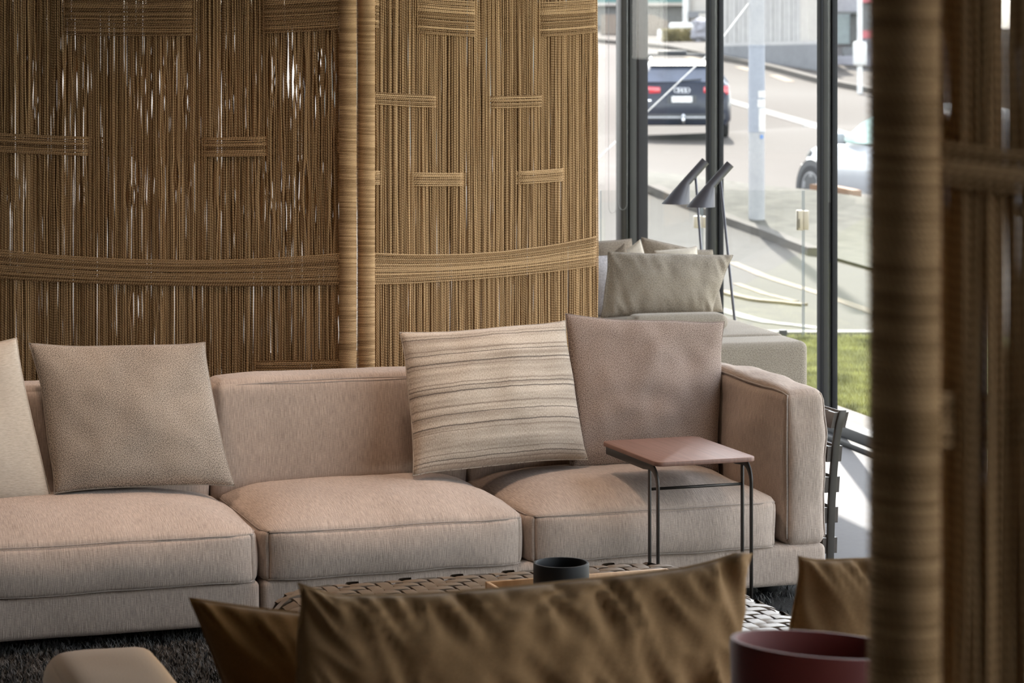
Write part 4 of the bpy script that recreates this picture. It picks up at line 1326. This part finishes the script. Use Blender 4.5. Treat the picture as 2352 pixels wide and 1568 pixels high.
# lawn and paving beside the building
def LP(t, off, z=0.0):
    return FP(t, off, z)
lawn = [FP(9.0, 0.42), FP(-0.9, 0.42), Vector((1.55, 16.0, 0)), Vector((6.5, 16.0, 0)), Vector((8.5, 3.0, 0))]
def lawn_z(x, y): return -0.028
tag(G().prism([Vector((p.x, p.y, -0.06)) for p in [FP(9.0, 0.42), FP(-4.2, 0.42), Vector((0.9, 16.03, 0)), Vector((6.5, 16.03, 0)), Vector((8.5, 3.0, 0))]], 0.035).build('lawn', M['lawn']), 'strip of mown lawn outside the glass', kind='structure')
pv = tag(G().prism([FP(9.0, 0.09, -0.1), FP(-4.2, 0.09, -0.1), FP(-4.2, 0.42, -0.1), FP(9.0, 0.42, -0.1)], 0.088).build('paving', M['paver']), 'pale paving strip along the glass', kind='structure')
g = G(); vs, fs = [], []
r3 = random.Random(9)
cnt = 0
while cnt < 42000:
    d = r3.uniform(11.2, 16.0); px = r3.uniform(1780, 2030)
    x = (px - 1176) / F * d
    if (Vector((x, d, 0)) - FP(0, 0.43)).dot(fx) < 0: 
        cnt += 0.5; continue
    a = r3.uniform(0, 6.28); h = r3.uniform(0.018, 0.045); w = r3.uniform(0.0018, 0.0034)
    e = Vector((math.cos(a), math.sin(a), 0)); lean = Vector((r3.uniform(-.02, .02), r3.uniform(-.02, .02), 0))
    p = Vector((x, d, -0.027)); o = len(vs)
    vs += [p - e * w, p + e * w, p + lean + Vector((0, 0, h))]; fs.append((o, o + 1, o + 2)); cnt += 1
g.add(vs, fs)
tag(g.build('lawn_grass', M['grass'], fixn=False), 'short green grass blades of the lawn', 'grass', kind='stuff')

# glass balustrade on the far side of the lawn
GD = 15.93
ztop = H - (437 - HOR) / F * GD
gf = 'frameless balustrade panes'
M['edge'] = plain('polished_glass_edge', (0.12, 0.15, 0.17), 0.3)
def pane(x0, x1, label):
    a, b = P(x0, 155, GD), P(x1, 155, GD)
    r = thing('glass_balustrade', label, 'balustrade', ((a.x + b.x) / 2, GD, -0.03), 0, gf)
    G().box(((a.x + b.x) / 2, GD, (ztop - 0.03) / 2), (b.x - a.x - 0.004, 0.012, ztop + 0.03), None).build('pane', M['fence_glass'], r)
    for xe in (a.x + 0.005, b.x - 0.005):
        G().box((xe, GD, (ztop - 0.03) / 2), (0.005, 0.014, ztop + 0.03)).build('polished_edge', M['edge'], r)
    for q in (0.2, 0.8):
        G().box((a.x + (b.x - a.x) * q, GD, 0.0), (0.05, 0.05, 0.07)).build('base_clamp', M['alu_lite'], r, bevel=0.004)
    return r
pn = [pane(1378, 1612, 'clear balustrade pane left of the floor lamps'), pane(1612, 1845, 'clear balustrade pane in front of the street pole'), pane(1845, 2080, 'clear balustrade pane at the right, below the white car')]
M['latch'] = plain('brushed_latch', (0.38, 0.32, 0.25), 0.5, 0.0)
for (x0, x1, y0, y1, par) in ((1830, 1845, 483, 529, 1), (1845.5, 1858, 484, 528, 2), (1594, 1611, 496, 524, 0), (1613, 1630, 497, 523, 1)):
    a, b = P(x0, y0, GD - 0.02), P(x1, y1, GD - 0.02)
    o = G().box(((a.x + b.x) / 2, GD, (a.z + b.z) / 2), (b.x - a.x, 0.034, a.z - b.z)).build('latch', M['latch'], pn[par], bevel=0.003)
    if x0 == 1830:
        G().box((a.x + 0.004, GD - 0.018, (a.z + b.z) / 2), (0.005, 0.006, (a.z - b.z) * 0.96)).build('latch_edge', M['gasket'], o)
        G().box((a.x + 0.016, GD - 0.018, (a.z + b.z) / 2 - 0.02), (0.004, 0.006, 0.06)).build('latch_slot', M['gasket'], o)

# utility pole, its bands, notices and stay wire
M['pole'] = ground_mat('weathered_pole', (0.3600, 0.3510, 0.3420), (0.3060, 0.3015, 0.3015), 3, 30, 0.9)
M['pole_sleeve'] = ground_mat('grey_blue_sleeve', (0.2700, 0.2835, 0.3105), (0.2340, 0.2430, 0.2700), 3, 30, 0.7)
M['paper'] = plain('weathered_paper', (0.52, 0.50, 0.47), 0.9, var=0.15, scale=14)
M['blue_tag'] = plain('blue_tag', (0.10, 0.19, 0.38), 0.6)
bp = hit(1738, 511)
pd = bp.y
pr = 18.2 * pd / F
up = thing('utility_pole', 'pale round utility pole with notices beyond the balustrade', 'pole', bp)
zs_ = H - (304 - HOR) / F * pd
G().lathe((bp.x, bp.y, bp.z - 0.3), [(0, 0), (pr * 1.03, 0), (pr * 1.0, zs_ - bp.z + 0.3), (pr * 0.93, 4.5), (pr * 0.9, 8.0), (0, 8.0)], 28).build('shaft', M['pole'], up, smooth=True, auto=40)
zb1 = H - (108 - HOR) / F * pd
G().lathe((bp.x, bp.y, zs_), [(pr * 1.03, 0), (pr * 1.05, 0.0), (pr * 1.03, zb1 - zs_), (pr * 0.9, zb1 - zs_)], 28).build('sleeve', M['pole_sleeve'], up, smooth=True, auto=40)
G().lathe((bp.x, bp.y, zb1), [(pr * 0.9, 0), (pr * 1.07, 0), (pr * 1.07, 0.02), (pr * 0.9, 0.02)], 28).build('band', M['pole_sleeve'], up, smooth=True, auto=40)
def notice(a0, a1, y0, y1, mat, name):
    z0, z1 = H - (y1 - HOR) / F * pd, H - (y0 - HOR) / F * pd
    rows = []
    for z in (z0, z1):
        rows.append([Vector((bp.x + pr * 1.075 * math.sin(math.radians(a0 + (a1 - a0) * i / 6)), bp.y - pr * 1.075 * math.cos(math.radians(a0 + (a1 - a0) * i / 6)), z)) for i in range(7)])
    G().grid(rows).build(name, mat, up, smooth=True)
notice(5, 70, 208, 224, M['paper'], 'notice'); notice(0, 70, 228, 246, M['paper'], 'notice'); notice(8, 75, 248, 302, M['paper'], 'notice')
notice(18, 45, 309, 318, M['blue_tag'], 'number_tag')
wire_a = P(1738, 8, pd); wire_b = P(1330, 405, pd - 1.0); wire_b2 = P(1225, 505, pd - 1.2)
gz = tz(wire_b2.x, wire_b2.y)
wire_e = wire_b2.copy(); wire_e.z = gz
G().tube([wire_a + Vector((-pr, 0, 0)), P(1640, 112, pd - 0.25), wire_b, Vector((wire_e.x, wire_e.y, gz))], 0.007, 8).build('stay_wire', M['paper'], up, smooth=True)

# ------------------------------------------------------------------ cars
M['navy'] = plain('dark_navy_paint', (0.013, 0.016, 0.028), 0.35, 0.0, spec=0.3, coat=0.15, var=0.05)
M['whitepaint'] = plain('white_car_paint', (0.3060, 0.3105, 0.3240), 0.3, coat=0.4, var=0.02)
M['trim'] = plain('black_plastic', (0.025, 0.025, 0.028), 0.5)
M['carglass'] = plain('tinted_car_glass', (0.06, 0.07, 0.10), 0.06, spec=0.9, var=0.3, scale=2)
M['greenglass'] = plain('greenish_car_glass', (0.22, 0.32, 0.27), 0.3, spec=0.4, var=0.3, scale=2)
M['taillight'] = plain('red_tail_lamp', (0.42, 0.02, 0.03), 0.2, coat=0.5)
M['plate'] = plain('number_plate', (0.62, 0.61, 0.58), 0.5, var=0.2, scale=30)
M['chrome'] = plain('chrome', (0.62, 0.62, 0.64), 0.2, 0.9)
M['tyre'] = plain('tyre_rubber', (0.015, 0.015, 0.016), 0.8)
M['alloy'] = plain('grey_alloy', (0.28, 0.28, 0.29), 0.35, 0.6)

class Car:
    def __init__(self, name, label, origin, heading, stations, paint, wheels, wr=0.335, hw=0.80):
        self.o = Vector(origin)
        a = math.radians(heading)
        self.fw = Vector((math.sin(a), math.cos(a), 0)); self.lf = Vector((-math.cos(a), math.sin(a), 0))
        # pitch with the street
        e = self.o + self.fw * 1.4; b = self.o - self.fw * 1.4
        dz = (tz(e.x, e.y) - tz(b.x, b.y)) / 2.8
        self.up = (Zv - self.fw * dz).normalized(); self.fw = (self.fw + Zv * dz).normalized()
        self.root = thing(name, label, 'car', self.o, 0)
        rings = []
        for (x, zb, zbelt, ztop, wb, wbelt, wt) in stations:
            half = [(0, zb), (wb * 0.92, zb), (wb, zb + 0.10), (wb, (zb + zbelt) / 2 + 0.06), (wbelt, zbelt - 0.05), (wbelt * 0.97, zbelt), (wt * 1.04, ztop - 0.07), (wt * 0.90, ztop - 0.015), (wt * 0.55, ztop), (0, ztop + 0.012)]
            rings.append([self.w(x, y, z) for (y, z) in half] + [self.w(x, -y, z) for (y, z) in reversed(half[1:-1])])
        G().loft(rings).build('body', paint, self.root, smooth=True, auto=38)
        for (x, y) in wheels: self.wheel(x, y, wr)
    def w(self, x, y, z): return self.o + self.fw * x + self.lf * y + self.up * z
    def panel(self, name, pts, mat, th=0.012, parent=None, bevel=0.0):
        """thin moulded panel: polygon in car coords extruded along its normal outwards"""
        q = [self.w(*p) for p in pts]
        nrm = (q[1] - q[0]).cross(q[2] - q[0]).normalized()
        c = sum(q, Vector()) / len(q)
        if nrm.dot(c - self.w(0, 0, 0.7)) < 0: nrm = -nrm
        return G().prism([p - nrm * th for p in q], th * 2, nrm).build(name, mat, parent or self.root, bevel=bevel)
    def wheel(self, x, y, r):
        s = 1 if y > 0 else -1
        c = self.w(x, y, r)
        def ring(rad, off, n=36): return [c + self.lf * (s * off) + (self.fw * math.cos(2 * math.pi * k / n) + self.up * math.sin(2 * math.pi * k / n)) * rad for k in range(n)]
        ty_ = G().loft([ring(r * 0.70, -0.10), ring(r * 0.95, -0.11), ring(r, -0.09), ring(r, 0.08), ring(r * 0.95, 0.105), ring(r * 0.72, 0.10), ring(r * 0.68, 0.08)], cap=False).build('tyre', M['tyre'], self.root, smooth=True, auto=40)
        G().loft([ring(r * 0.71, 0.095), ring(r * 0.67, 0.095), ring(r * 0.64, 0.05), ring(r * 0.2, 0.035), ring(0.001, 0.035)], cap=False).build('rim_dish', M['trim'], ty_, smooth=True, auto=40)
        G().loft([ring(r * 0.715, 0.085), ring(r * 0.715, 0.102), ring(r * 0.655, 0.102), ring(r * 0.655, 0.06)], cap=False).build('rim', M['alloy'], ty_, smooth=True, auto=40)
        for k in range(5):
            a = 2 * math.pi * k / 5 + 0.3
            d = self.fw * math.cos(a) + self.up * math.sin(a); e = -self.fw * math.sin(a) + self.up * math.cos(a)
            q = [c + self.lf * (s * 0.09) + d * (r * 0.08) + e * (r * 0.09), c + self.lf * (s * 0.10) + d * (r * 0.68) + e * (r * 0.16), c + self.lf * (s * 0.10) + d * (r * 0.68) - e * (r * 0.16), c + self.lf * (s * 0.09) + d * (r * 0.08) - e * (r * 0.09)]
            G().prism(q, -0.03 * s, self.lf).build('spoke', M['alloy'], ty_)
    def arch(self, x, y, r, mat, th=0.02):
        s = 1 if y > 0 else -1
        n = 20
        out = [(x + r * math.cos(math.pi * k / n - 0.15 + 0.3 * k / n), y, 0.33 + r * math.sin(math.pi * k / n - 0.15 + 0.3 * k / n)) for k in range(n + 1)]
        return self.panel('wheel_arch', out, mat, th)

# dark estate car driving away up the street (local x is forward, y is left)
ap = hit(1577, 323); ap.y = ap.y
ST_A = [(-2.46, 0.34, 0.62, 0.66, 0.74, 0.74, 0.70), (-2.42, 0.26, 0.80, 0.92, 0.86, 0.85, 0.78), (-2.30, 0.24, 1.00, 1.06, 0.91, 0.88, 0.76), (-2.16, 0.24, 1.01, 1.24, 0.92, 0.89, 0.68),
        (-1.98, 0.24, 1.01, 1.40, 0.925, 0.90, 0.60), (-1.5, 0.24, 1.0, 1.445, 0.93, 0.90, 0.59), (-0.4, 0.23, 0.98, 1.465, 0.93, 0.90, 0.60), (0.3, 0.23, 0.97, 1.44, 0.93, 0.90, 0.59), (0.65, 0.23, 0.96, 1.33, 0.93, 0.90, 0.62),
        (1.15, 0.24, 0.94, 1.02, 0.92, 0.88, 0.74), (1.7, 0.25, 0.86, 0.92, 0.91, 0.84, 0.72), (2.25, 0.26, 0.76, 0.80, 0.86, 0.76, 0.64), (2.45, 0.32, 0.62, 0.64, 0.72, 0.68, 0.58)]
ca = Car('estate_car', 'dark navy estate car with roof bars parked facing up the street', Vector((ap.x, ap.y + 2.45, tz(ap.x, ap.y + 2.45))), 2.0, ST_A, M['navy'], [(-1.45, 0.80), (-1.45, -0.80), (1.42, 0.80), (1.42, -0.80)])
ca.panel('rear_window', [(-2.335, -0.70, 1.045), (-2.335, 0.70, 1.045), (-2.06, 0.56, 1.345), (-2.06, -0.56, 1.345)], M['carglass'], 0.012)
ca.panel('roof_spoiler', [(-2.14, -0.60, 1.35), (-2.14, 0.60, 1.35), (-1.90, 0.58, 1.425), (-1.90, -0.58, 1.425)], M['trim'], 0.014)
for s in (-1, 1):
    ca.panel('tail_lamp', [(-2.42, s * 0.40, 0.85), (-2.42, s * 0.40, 0.955), (-2.375, s * 0.86, 0.98), (-2.40, s * 0.86, 0.82)], M['taillight'], 0.02, bevel=0.006)
    G().tube([ca.w(-1.9, s * 0.55, 1.455), ca.w(-1.7, s * 0.565, 1.50), ca.w(0.0, s * 0.57, 1.515), ca.w(0.25, s * 0.56, 1.46)], 0.018, 8).build('roof_rail', M['chrome'], ca.root, smooth=True)
for x in (-1.35, -0.35):
    b = G().tube([ca.w(x, -0.66, 1.565), ca.w(x, 0.66, 1.565)], 0.022, 8).build('roof_bar', M['trim'], ca.root, smooth=True)
    for s in (-1, 1):
        G().box(ca.w(x, s * 0.575, 1.545), (0.10, 0.12, 0.10), (ca.lf, ca.fw, ca.up)).build('bar_clamp', M['trim'], b, bevel=0.01)
G().box(ca.w(-1.35, 0.15, 1.61), (0.55, 0.10, 0.07), (ca.lf, ca.fw, ca.up)).build('ski_clamp', M['trim'], ca.root, bevel=0.02)
ca.panel('bumper_insert', [(-2.475, -0.80, 0.36), (-2.475, 0.80, 0.36), (-2.472, 0.80, 0.46), (-2.472, -0.80, 0.46)], M['trim'], 0.012)
ca.panel('bumper_trim', [(-2.478, -0.72, 0.385), (-2.478, 0.72, 0.385), (-2.477, 0.72, 0.41), (-2.477, -0.72, 0.41)], M['alloy'], 0.014)
pl = ca.panel('plate_recess', [(-2.452, -0.27, 0.655), (-2.452, 0.27, 0.655), (-2.435, 0.27, 0.80), (-2.435, -0.27, 0.80)], M['trim'], 0.012)
ca.panel('number_plate', [(-2.466, -0.19, 0.675), (-2.466, 0.19, 0.675), (-2.452, 0.19, 0.785), (-2.452, -0.19, 0.785)], M['plate'], 0.010, pl)
for k in range(4):
    cc = ca.w(-2.452, 0.098 - 0.065 * k - 0.0, 0.895)
    pts = [cc + ca.lf * (0.046 * math.cos(2 * math.pi * i / 20)) + ca.up * (0.046 * math.sin(2 * math.pi * i / 20)) - ca.fw * 0.01 for i in range(20)]
    G().tube(pts, 0.008, 6, closed=True).build('badge_ring', M['chrome'], ca.root, smooth=True)
G().box(ca.w(-2.462, 0.62, 0.70), (0.10, 0.012, 0.045), (ca.lf, ca.fw, ca.up)).build('model_badge', M['chrome'], ca.root, bevel=0.004)
G().tube([ca.w(-2.345, 0.02, 1.07), ca.w(-2.33, -0.36, 1.10)], 0.014, 8).build('wiper', M['trim'], ca.root, smooth=True)
tb = G().tube([ca.w(-2.44, -0.02, 0.30), ca.w(-2.60, -0.02, 0.30), ca.w(-2.62, -0.02, 0.40)], 0.028, 10).build('tow_bar', M['chrome'], ca.root, smooth=True)
G().lathe(ca.w(-2.62, -0.02, 0.39), [(0.0, 0), (0.035, 0.02), (0.035, 0.05), (0.0, 0.075)], 14).build('tow_ball', M['chrome'], tb, smooth=True)
for s in (-1, 1):
    ca.panel('side_window', [(-1.9, s * 0.885, 1.03), (0.9, s * 0.895, 1.0), (0.35, s * 0.66, 1.37), (-1.85, s * 0.665, 1.36)], M['carglass'], 0.012)

# white hatchback, seen along its left flank
wp = P(1876, 438, 34.0)
ST_W = [(-2.15, 0.36, 0.70, 0.75, 0.74, 0.74, 0.70), (-2.05, 0.28, 0.95, 1.05, 0.86, 0.82, 0.74), (-1.85, 0.26, 1.02, 1.30, 0.90, 0.86, 0.66), (-1.5, 0.25, 1.02, 1.48, 0.905, 0.87, 0.60), (-0.8, 0.24, 1.00, 1.55, 0.91, 0.875, 0.60), (-0.2, 0.24, 0.98, 1.53, 0.91, 0.875, 0.60),
        (0.15, 0.24, 0.975, 1.43, 0.91, 0.875, 0.62), (0.5, 0.24, 0.97, 1.22, 0.91, 0.87, 0.68), (0.85, 0.25, 0.96, 1.05, 0.91, 0.86, 0.74), (1.3, 0.27, 0.93, 1.00, 0.91, 0.85, 0.72), (1.62, 0.30, 0.86, 0.92, 0.87, 0.78, 0.66), (1.85, 0.36, 0.74, 0.80, 0.76, 0.66, 0.56), (1.96, 0.42, 0.62, 0.66, 0.55, 0.48, 0.40)]
hd = -22.0
a_ = math.radians(hd)
fwd = Vector((math.sin(a_), math.cos(a_), 0)); lft = Vector((-math.cos(a_), math.sin(a_), 0))
wo_ = Vector((wp.x, wp.y, 0)) - fwd * 1.33 - lft * 0.82
wz = wp.z - 0.34
wo_.z = wz
cw = Car('hatchback', 'white hatchback on the street half hidden by the near screen', wo_, hd, ST_W, M['whitepaint'], [(-1.30, 0.82), (-1.30, -0.82), (1.33, 0.82), (1.33, -0.82)], wr=0.34)
for x in (-1.30, 1.33):
    cw.arch(x, 0.905, 0.42, M['trim'], 0.012)
cw.panel('side_window', [(0.60, 0.872, 1.01), (-0.55, 0.875, 1.02), (-0.60, 0.645, 1.46), (-0.15, 0.65, 1.45), (0.28, 0.73, 1.27)], M['greenglass'], 0.012)
cw.panel('rear_side_window', [(-0.66, 0.875, 1.02), (-1.62, 0.865, 1.06), (-1.55, 0.655, 1.40), (-0.68, 0.645, 1.46)], M['carglass'], 0.012)
cw.panel('windscreen', [(0.80, 0.62, 1.06), (0.80, -0.62, 1.06), (0.02, -0.50, 1.49), (0.02, 0.50, 1.49)], M['carglass'], 0.010)
mr = G().box(cw.w(0.48, 1.0, 1.07), (0.20, 0.11, 0.15), (cw.lf, cw.fw, cw.up)).build('wing_mirror', M['whitepaint'], cw.root, bevel=0.03)
G().box(cw.w(0.50, 0.91, 1.01), (0.10, 0.05, 0.04), (cw.lf, cw.fw, cw.up)).build('mirror_arm', M['trim'], mr)
for x in (-0.48, -1.35):
    G().box(cw.w(x, 0.915, 0.90), (0.03, 0.20, 0.035), (cw.lf, cw.fw, cw.up)).build('door_handle', M['chrome'], cw.root, bevel=0.008)
cw.panel('sill_trim', [(0.85, 0.915, 0.24), (-0.85, 0.915, 0.24), (-0.85, 0.918, 0.36), (0.85, 0.918, 0.36)], M['trim'], 0.012)
cw.panel('indicator', [(1.66, 0.86, 0.52), (1.76, 0.82, 0.54), (1.75, 0.82, 0.66), (1.68, 0.85, 0.64)], M['plate'], 0.012)
cw.panel('headlamp', [(1.58, 0.83, 0.80), (1.84, 0.70, 0.70), (1.82, 0.68, 0.76), (1.50, 0.82, 0.88)], M['plate'], 0.012)

# ------------------------------------------------------------------ buildings across the street
M['board'] = ground_mat('weathered_board', (0.3330, 0.3195, 0.3015), (0.2790, 0.2655, 0.2565), 0.6, 5, 0.9)
M['plinth'] = ground_mat('grey_plinth', (0.1710, 0.1710, 0.1755), (0.1350, 0.1350, 0.1395), 0.6, 5, 0.9)
M['render'] = ground_mat('cream_render', (0.3780, 0.3510, 0.3150), (0.3330, 0.3060, 0.2790), 0.6, 5, 0.9)
M['whitewall'] = plain('white_wall', (0.4950, 0.4860, 0.4680), 0.8)
M['greywall'] = ground_mat('grey_cladding', (0.1530, 0.1530, 0.1485), (0.1170, 0.1170, 0.1152), 0.6, 5, 0.9)
M['teal'] = plain('teal_roof', (0.075, 0.15, 0.14), 0.7)
M['timber'] = ground_mat('brown_fence', (0.2160, 0.1800, 0.1485), (0.1710, 0.1395, 0.1125), 2, 14, 0.9)
M['paleblue'] = plain('pale_blue_glazing', (0.3060, 0.3600, 0.3780), 0.3)
M['lilac'] = plain('lilac_grey_render', (0.3330, 0.3240, 0.3510), 0.8)
M['redsign'] = plain('red_sign', (0.38, 0.10, 0.11), 0.6)
M['darkwin'] = plain('dark_window', (0.09, 0.09, 0.10), 0.3)
M['hedge'] = plain('hedge_leaves', (0.20, 0.165, 0.075), 0.85, var=0.5, scale=1.6)
M['rock'] = ground_mat('grey_boulder', (0.26, 0.25, 0.27), (0.20, 0.195, 0.21), 1, 6, 0.9)

def slab(x0, x1, y0, y1, d0, d1=None, th=0.3):
    """upright slab whose face fills photo columns x0..x1, rows y0..y1 at depths d0 (left) to d1 (right)"""
    d1 = d1 or d0
    a, b = P(x0, 155, d0), P(x1, 155, d1)
    dm = (d0 + d1) / 2
    z1, z0 = H - (y0 - HOR) / F * dm, H - (y1 - HOR) / F * dm
    X = Vector((b.x - a.x, b.y - a.y, 0)); w = X.length; X.normalize(); Y = Vector((-X.y, X.x, 0))
    c = (a + b) / 2; c.z = (z0 + z1) / 2
    return G().box(c + Y * (th / 2), (w, th, z1 - z0), (X, Y, Zv))

# boarded building with a plinth
bb = P(1760, 140, 86)
bld = thing('boarded_building', 'pale building clad in vertical boards behind the utility pole', 'building', (bb.x, bb.y, tz(bb.x, bb.y)))
slab(1636, 1858, -190, 200, 90.3, 82.3, 0.25).build('wall', M['board'], bld)
nb = 19
for i in range(nb):
    x0 = 1638 + 200 * i / nb; x1 = 1638 + 200 * (i + 1) / nb
    yb = 96 + (140 - 96) * (x0 - 1638) / 200
    f0, f1 = 90 - 8 * (x0 - 1638) / 222, 90 - 8 * (x1 - 1638) / 222
    slab(x0 + 0.5, x1 - 0.5, -190, yb, f0 - (0.05 if i % 2 else 0.12) - 0.06 * rnd.random(), f1 - (0.05 if i % 2 else 0.12), 0.25).build('board', M['board'], bld)
slab(1838, 1857, -190, 142, 82.6, 82.0, 0.5).build('corner_board', M['render'], bld)
slab(1620, 1890, 104, 210, 88.2, 79.2, 0.3).build('plinth', M['plinth'], bld)
slab(1646, 1890, 96, 106, 88.1, 79.4, 0.35).build('coping', M['board'], bld)
slab(1857, 1890, -190, 146, 83.5, 83.0, 0.5).build('side_wall', M['paleblue'], bld)
slab(1857, 1890, 2, 10, 82.9, 82.5, 0.3).build('canopy', M['greywall'], bld)
# low grey house
hb = P(1520, 80, 112)
gh = thing('grey_house', 'low grey clad house with a teal roof edge behind the dark car', 'building', (hb.x, hb.y, tz(hb.x, hb.y)))
slab(1340, 1576, 12, 130, 114, 114, 4).build('wall', M['greywall'], gh)
slab(1335, 1578, 6, 13, 113.6, 113.6, 1).build('gutter', M['render'], gh)
slab(1335, 1578, -140, 7, 114.5, 114.5, 4).build('roof', M['teal'], gh)
slab(1335, 1500, 62, 76, 113.8, 113.8, 0.4).build('sill_band', M['whitewall'], gh)
# cream house
ch = thing('cream_house', 'cream rendered house with a white corner above the hedge', 'building', (P(1610, 90, 108).x, 108, tz(P(1610, 90, 108).x, 108)))
slab(1572, 1660, -160, 130, 109, 107.5, 4).build('wall', M['render'], ch)
slab(1568, 1580, -160, 66, 108.6, 108.5, 0.8).build('corner_pier', M['whitewall'], ch)
wn_ = slab(1581, 1632, 26, 29.5, 108.3, 107.7, 0.3).build('window_shade', M['darkwin'], ch)
slab(1581, 1606, 28, 41, 108.3, 108.0, 0.2).build('window', M['darkwin'], ch)
slab(1605, 1660, 30, 62, 107.9, 107.0, 0.6).build('porch', M['render'], ch)
tag(slab(1535, 1606, 52, 100, 107, 106.6, 0.6).build('garden_wall', M['whitewall'], bevel=0.1), 'low white garden wall left of the cream house', 'wall')
# timber fence: each paling is a part
tf = thing('timber_fence', 'brown timber fence sloping down beside the grey house', 'fence', (P(1500, 90, 108.5).x, 108.5, tz(P(1500, 90, 108.5).x, 108.5)))
for i in range(18):
    x0 = 1380 + i * 8.6
    yt = 33 if x0 < 1495 else 33 + (x0 - 1495) * 0.45
    slab(x0, x0 + 8.2, yt, 112, 108.6 - 0.03 * (i % 2), 108.6 - 0.03 * (i % 2), 0.1).build('paling', M['timber'], tf)
tag(G().lathe(hit(1515, 90), [(0, 0), (0.09, 0), (0.09, 0.34), (0.06, 0.40), (0, 0.42)], 14).build('bollard', M['whitewall'], smooth=True, auto=40), 'short white bollard beside the hedge', 'bollard')
# hedge: dense little leaves over a rounded core
def hedge(name, label, x0, x1, y0, y1, d, seed, leaves=2600):
    r = random.Random(seed)
    a, b = P(x0, y1, d), P(x1, y0, d)
    gb = tz((a.x + b.x) / 2, d)
    root = thing(name, label, 'hedge', ((a.x + b.x) / 2, d, gb))
    cx, hw, ht = (a.x + b.x) / 2, (b.x - a.x) / 2, b.z - gb
    cg = cushion((2 * hw * 0.92, 0.9, ht * 0.95), r=min(0.25, ht * 0.4), n=(12, 6, 6), wrinkle=0.12, seed=seed)
    place(cg, (cx, d, gb + ht * 0.45), Vector((1, 0, 0)), Vector((0, 1, 0))).build('core', M['hedge'], root, smooth=True, merge=True)
    g = G(); vs, fs = [], []
    for _ in range(leaves):
        u, v = r.uniform(-1, 1), r.uniform(0, 1)
        side = r.random()
        p = Vector((cx + u * hw, d - 0.48 - r.uniform(0, 0.06) if side < 0.6 else d + r.uniform(-0.5, 0.5), gb + (v if side < 0.6 else 0.97 + 0.06 * r.random()) * ht * (1 - 0.10 * abs(u) ** 3)))
        e = Vector((r.uniform(-1, 1), r.uniform(-1, 1), r.uniform(-1, 1))).normalized() * r.uniform(0.03, 0.06); f = e.orthogonal().normalized() * e.length * 0.6
        o = len(vs); vs += [p - e, p + f, p + e, p - f]; fs.append((o, o + 1, o + 2, o + 3))
    g.add(vs, fs)
    tag(g.build('leaves', M['hedge'], root, fixn=False), kind='stuff')
hedge('hedge', 'clipped ochre hedge in front of the cream house', 1518, 1660, 66, 98, 101, 61)
rk = cushion((1.3, 1.0, 0.95), r=0.35, n=(6, 6, 6), wrinkle=0.15, seed=77)
rp = P(1628, 90, 99.3); rp.z = tz(rp.x, 99.3)
tag(place(rk, rp + Vector((0, 0, 0.40)), Vector((1, 0, 0)), Vector((0, 1, 0))).build('boulder', M['rock'], smooth=True, merge=True), 'grey boulder at the right end of the hedge', 'boulder')
# building at the far right
rb_ = P(1960, 140, 84)
rbl = thing('glazed_building', 'lilac grey building with a pale glazed door at the far right', 'building', (rb_.x, rb_.y, tz(rb_.x, rb_.y)))
slab(1902, 2080, -190, 190, 86, 84, 3).build('wall', M['lilac'], rbl)
slab(1902, 2060, 26, 31, 84.6, 83.6, 0.4).build('canopy', M['greywall'], rbl)
slab(1904, 1952, 33, 101, 85.5, 84.9, 0.3).build('glazed_door', M['paleblue'], rbl)
slab(1953, 1968, 31, 108, 84.7, 84.5, 0.3).build('door_pier', M['greywall'], rbl)
for k in range(3):
    slab(1934 + 4 * k, 1985, 108 + 9 * k, 122 + 9 * k + 30, 84.0 - 0.4 * k, 83.8 - 0.4 * k, 0.4).build('step', M['plinth'], rbl)
slab(1902, 2060, 128, 200, 82.6, 81, 0.5).build('terrace_wall', M['lilac'], rbl)
slab(1902, 2060, 158, 215, 80.3, 79, 0.5).build('plinth', M['plinth'], rbl)
sp_ = hit(1975, 215)
sgn = thing('street_sign', 'white sign post with a box and a red panel by the near screen', 'sign', sp_)
zt1 = H - (-160 - HOR) / F * sp_.y
G().lathe(sp_, [(0, 0), (0.075, 0), (0.075, zt1 - sp_.z), (0, zt1 - sp_.z)], 16).build('post', M['whitewall'], sgn, smooth=True, auto=40)
slab(1962, 1994, 95, 151, sp_.y - 0.15, None, 0.25).build('box', M['whitewall'], sgn, bevel=0.06)
slab(1980, 2012, 0, 88, sp_.y + 0.1, None, 0.12).build('panel', M['greywall'], sgn)
slab(1979, 2012, 70, 88, sp_.y + 0.02, None, 0.1).build('panel_band', M['redsign'], sgn)
slab(1979, 2012, -30, 6, sp_.y + 0.02, None, 0.1).build('panel_band', M['redsign'], sgn)
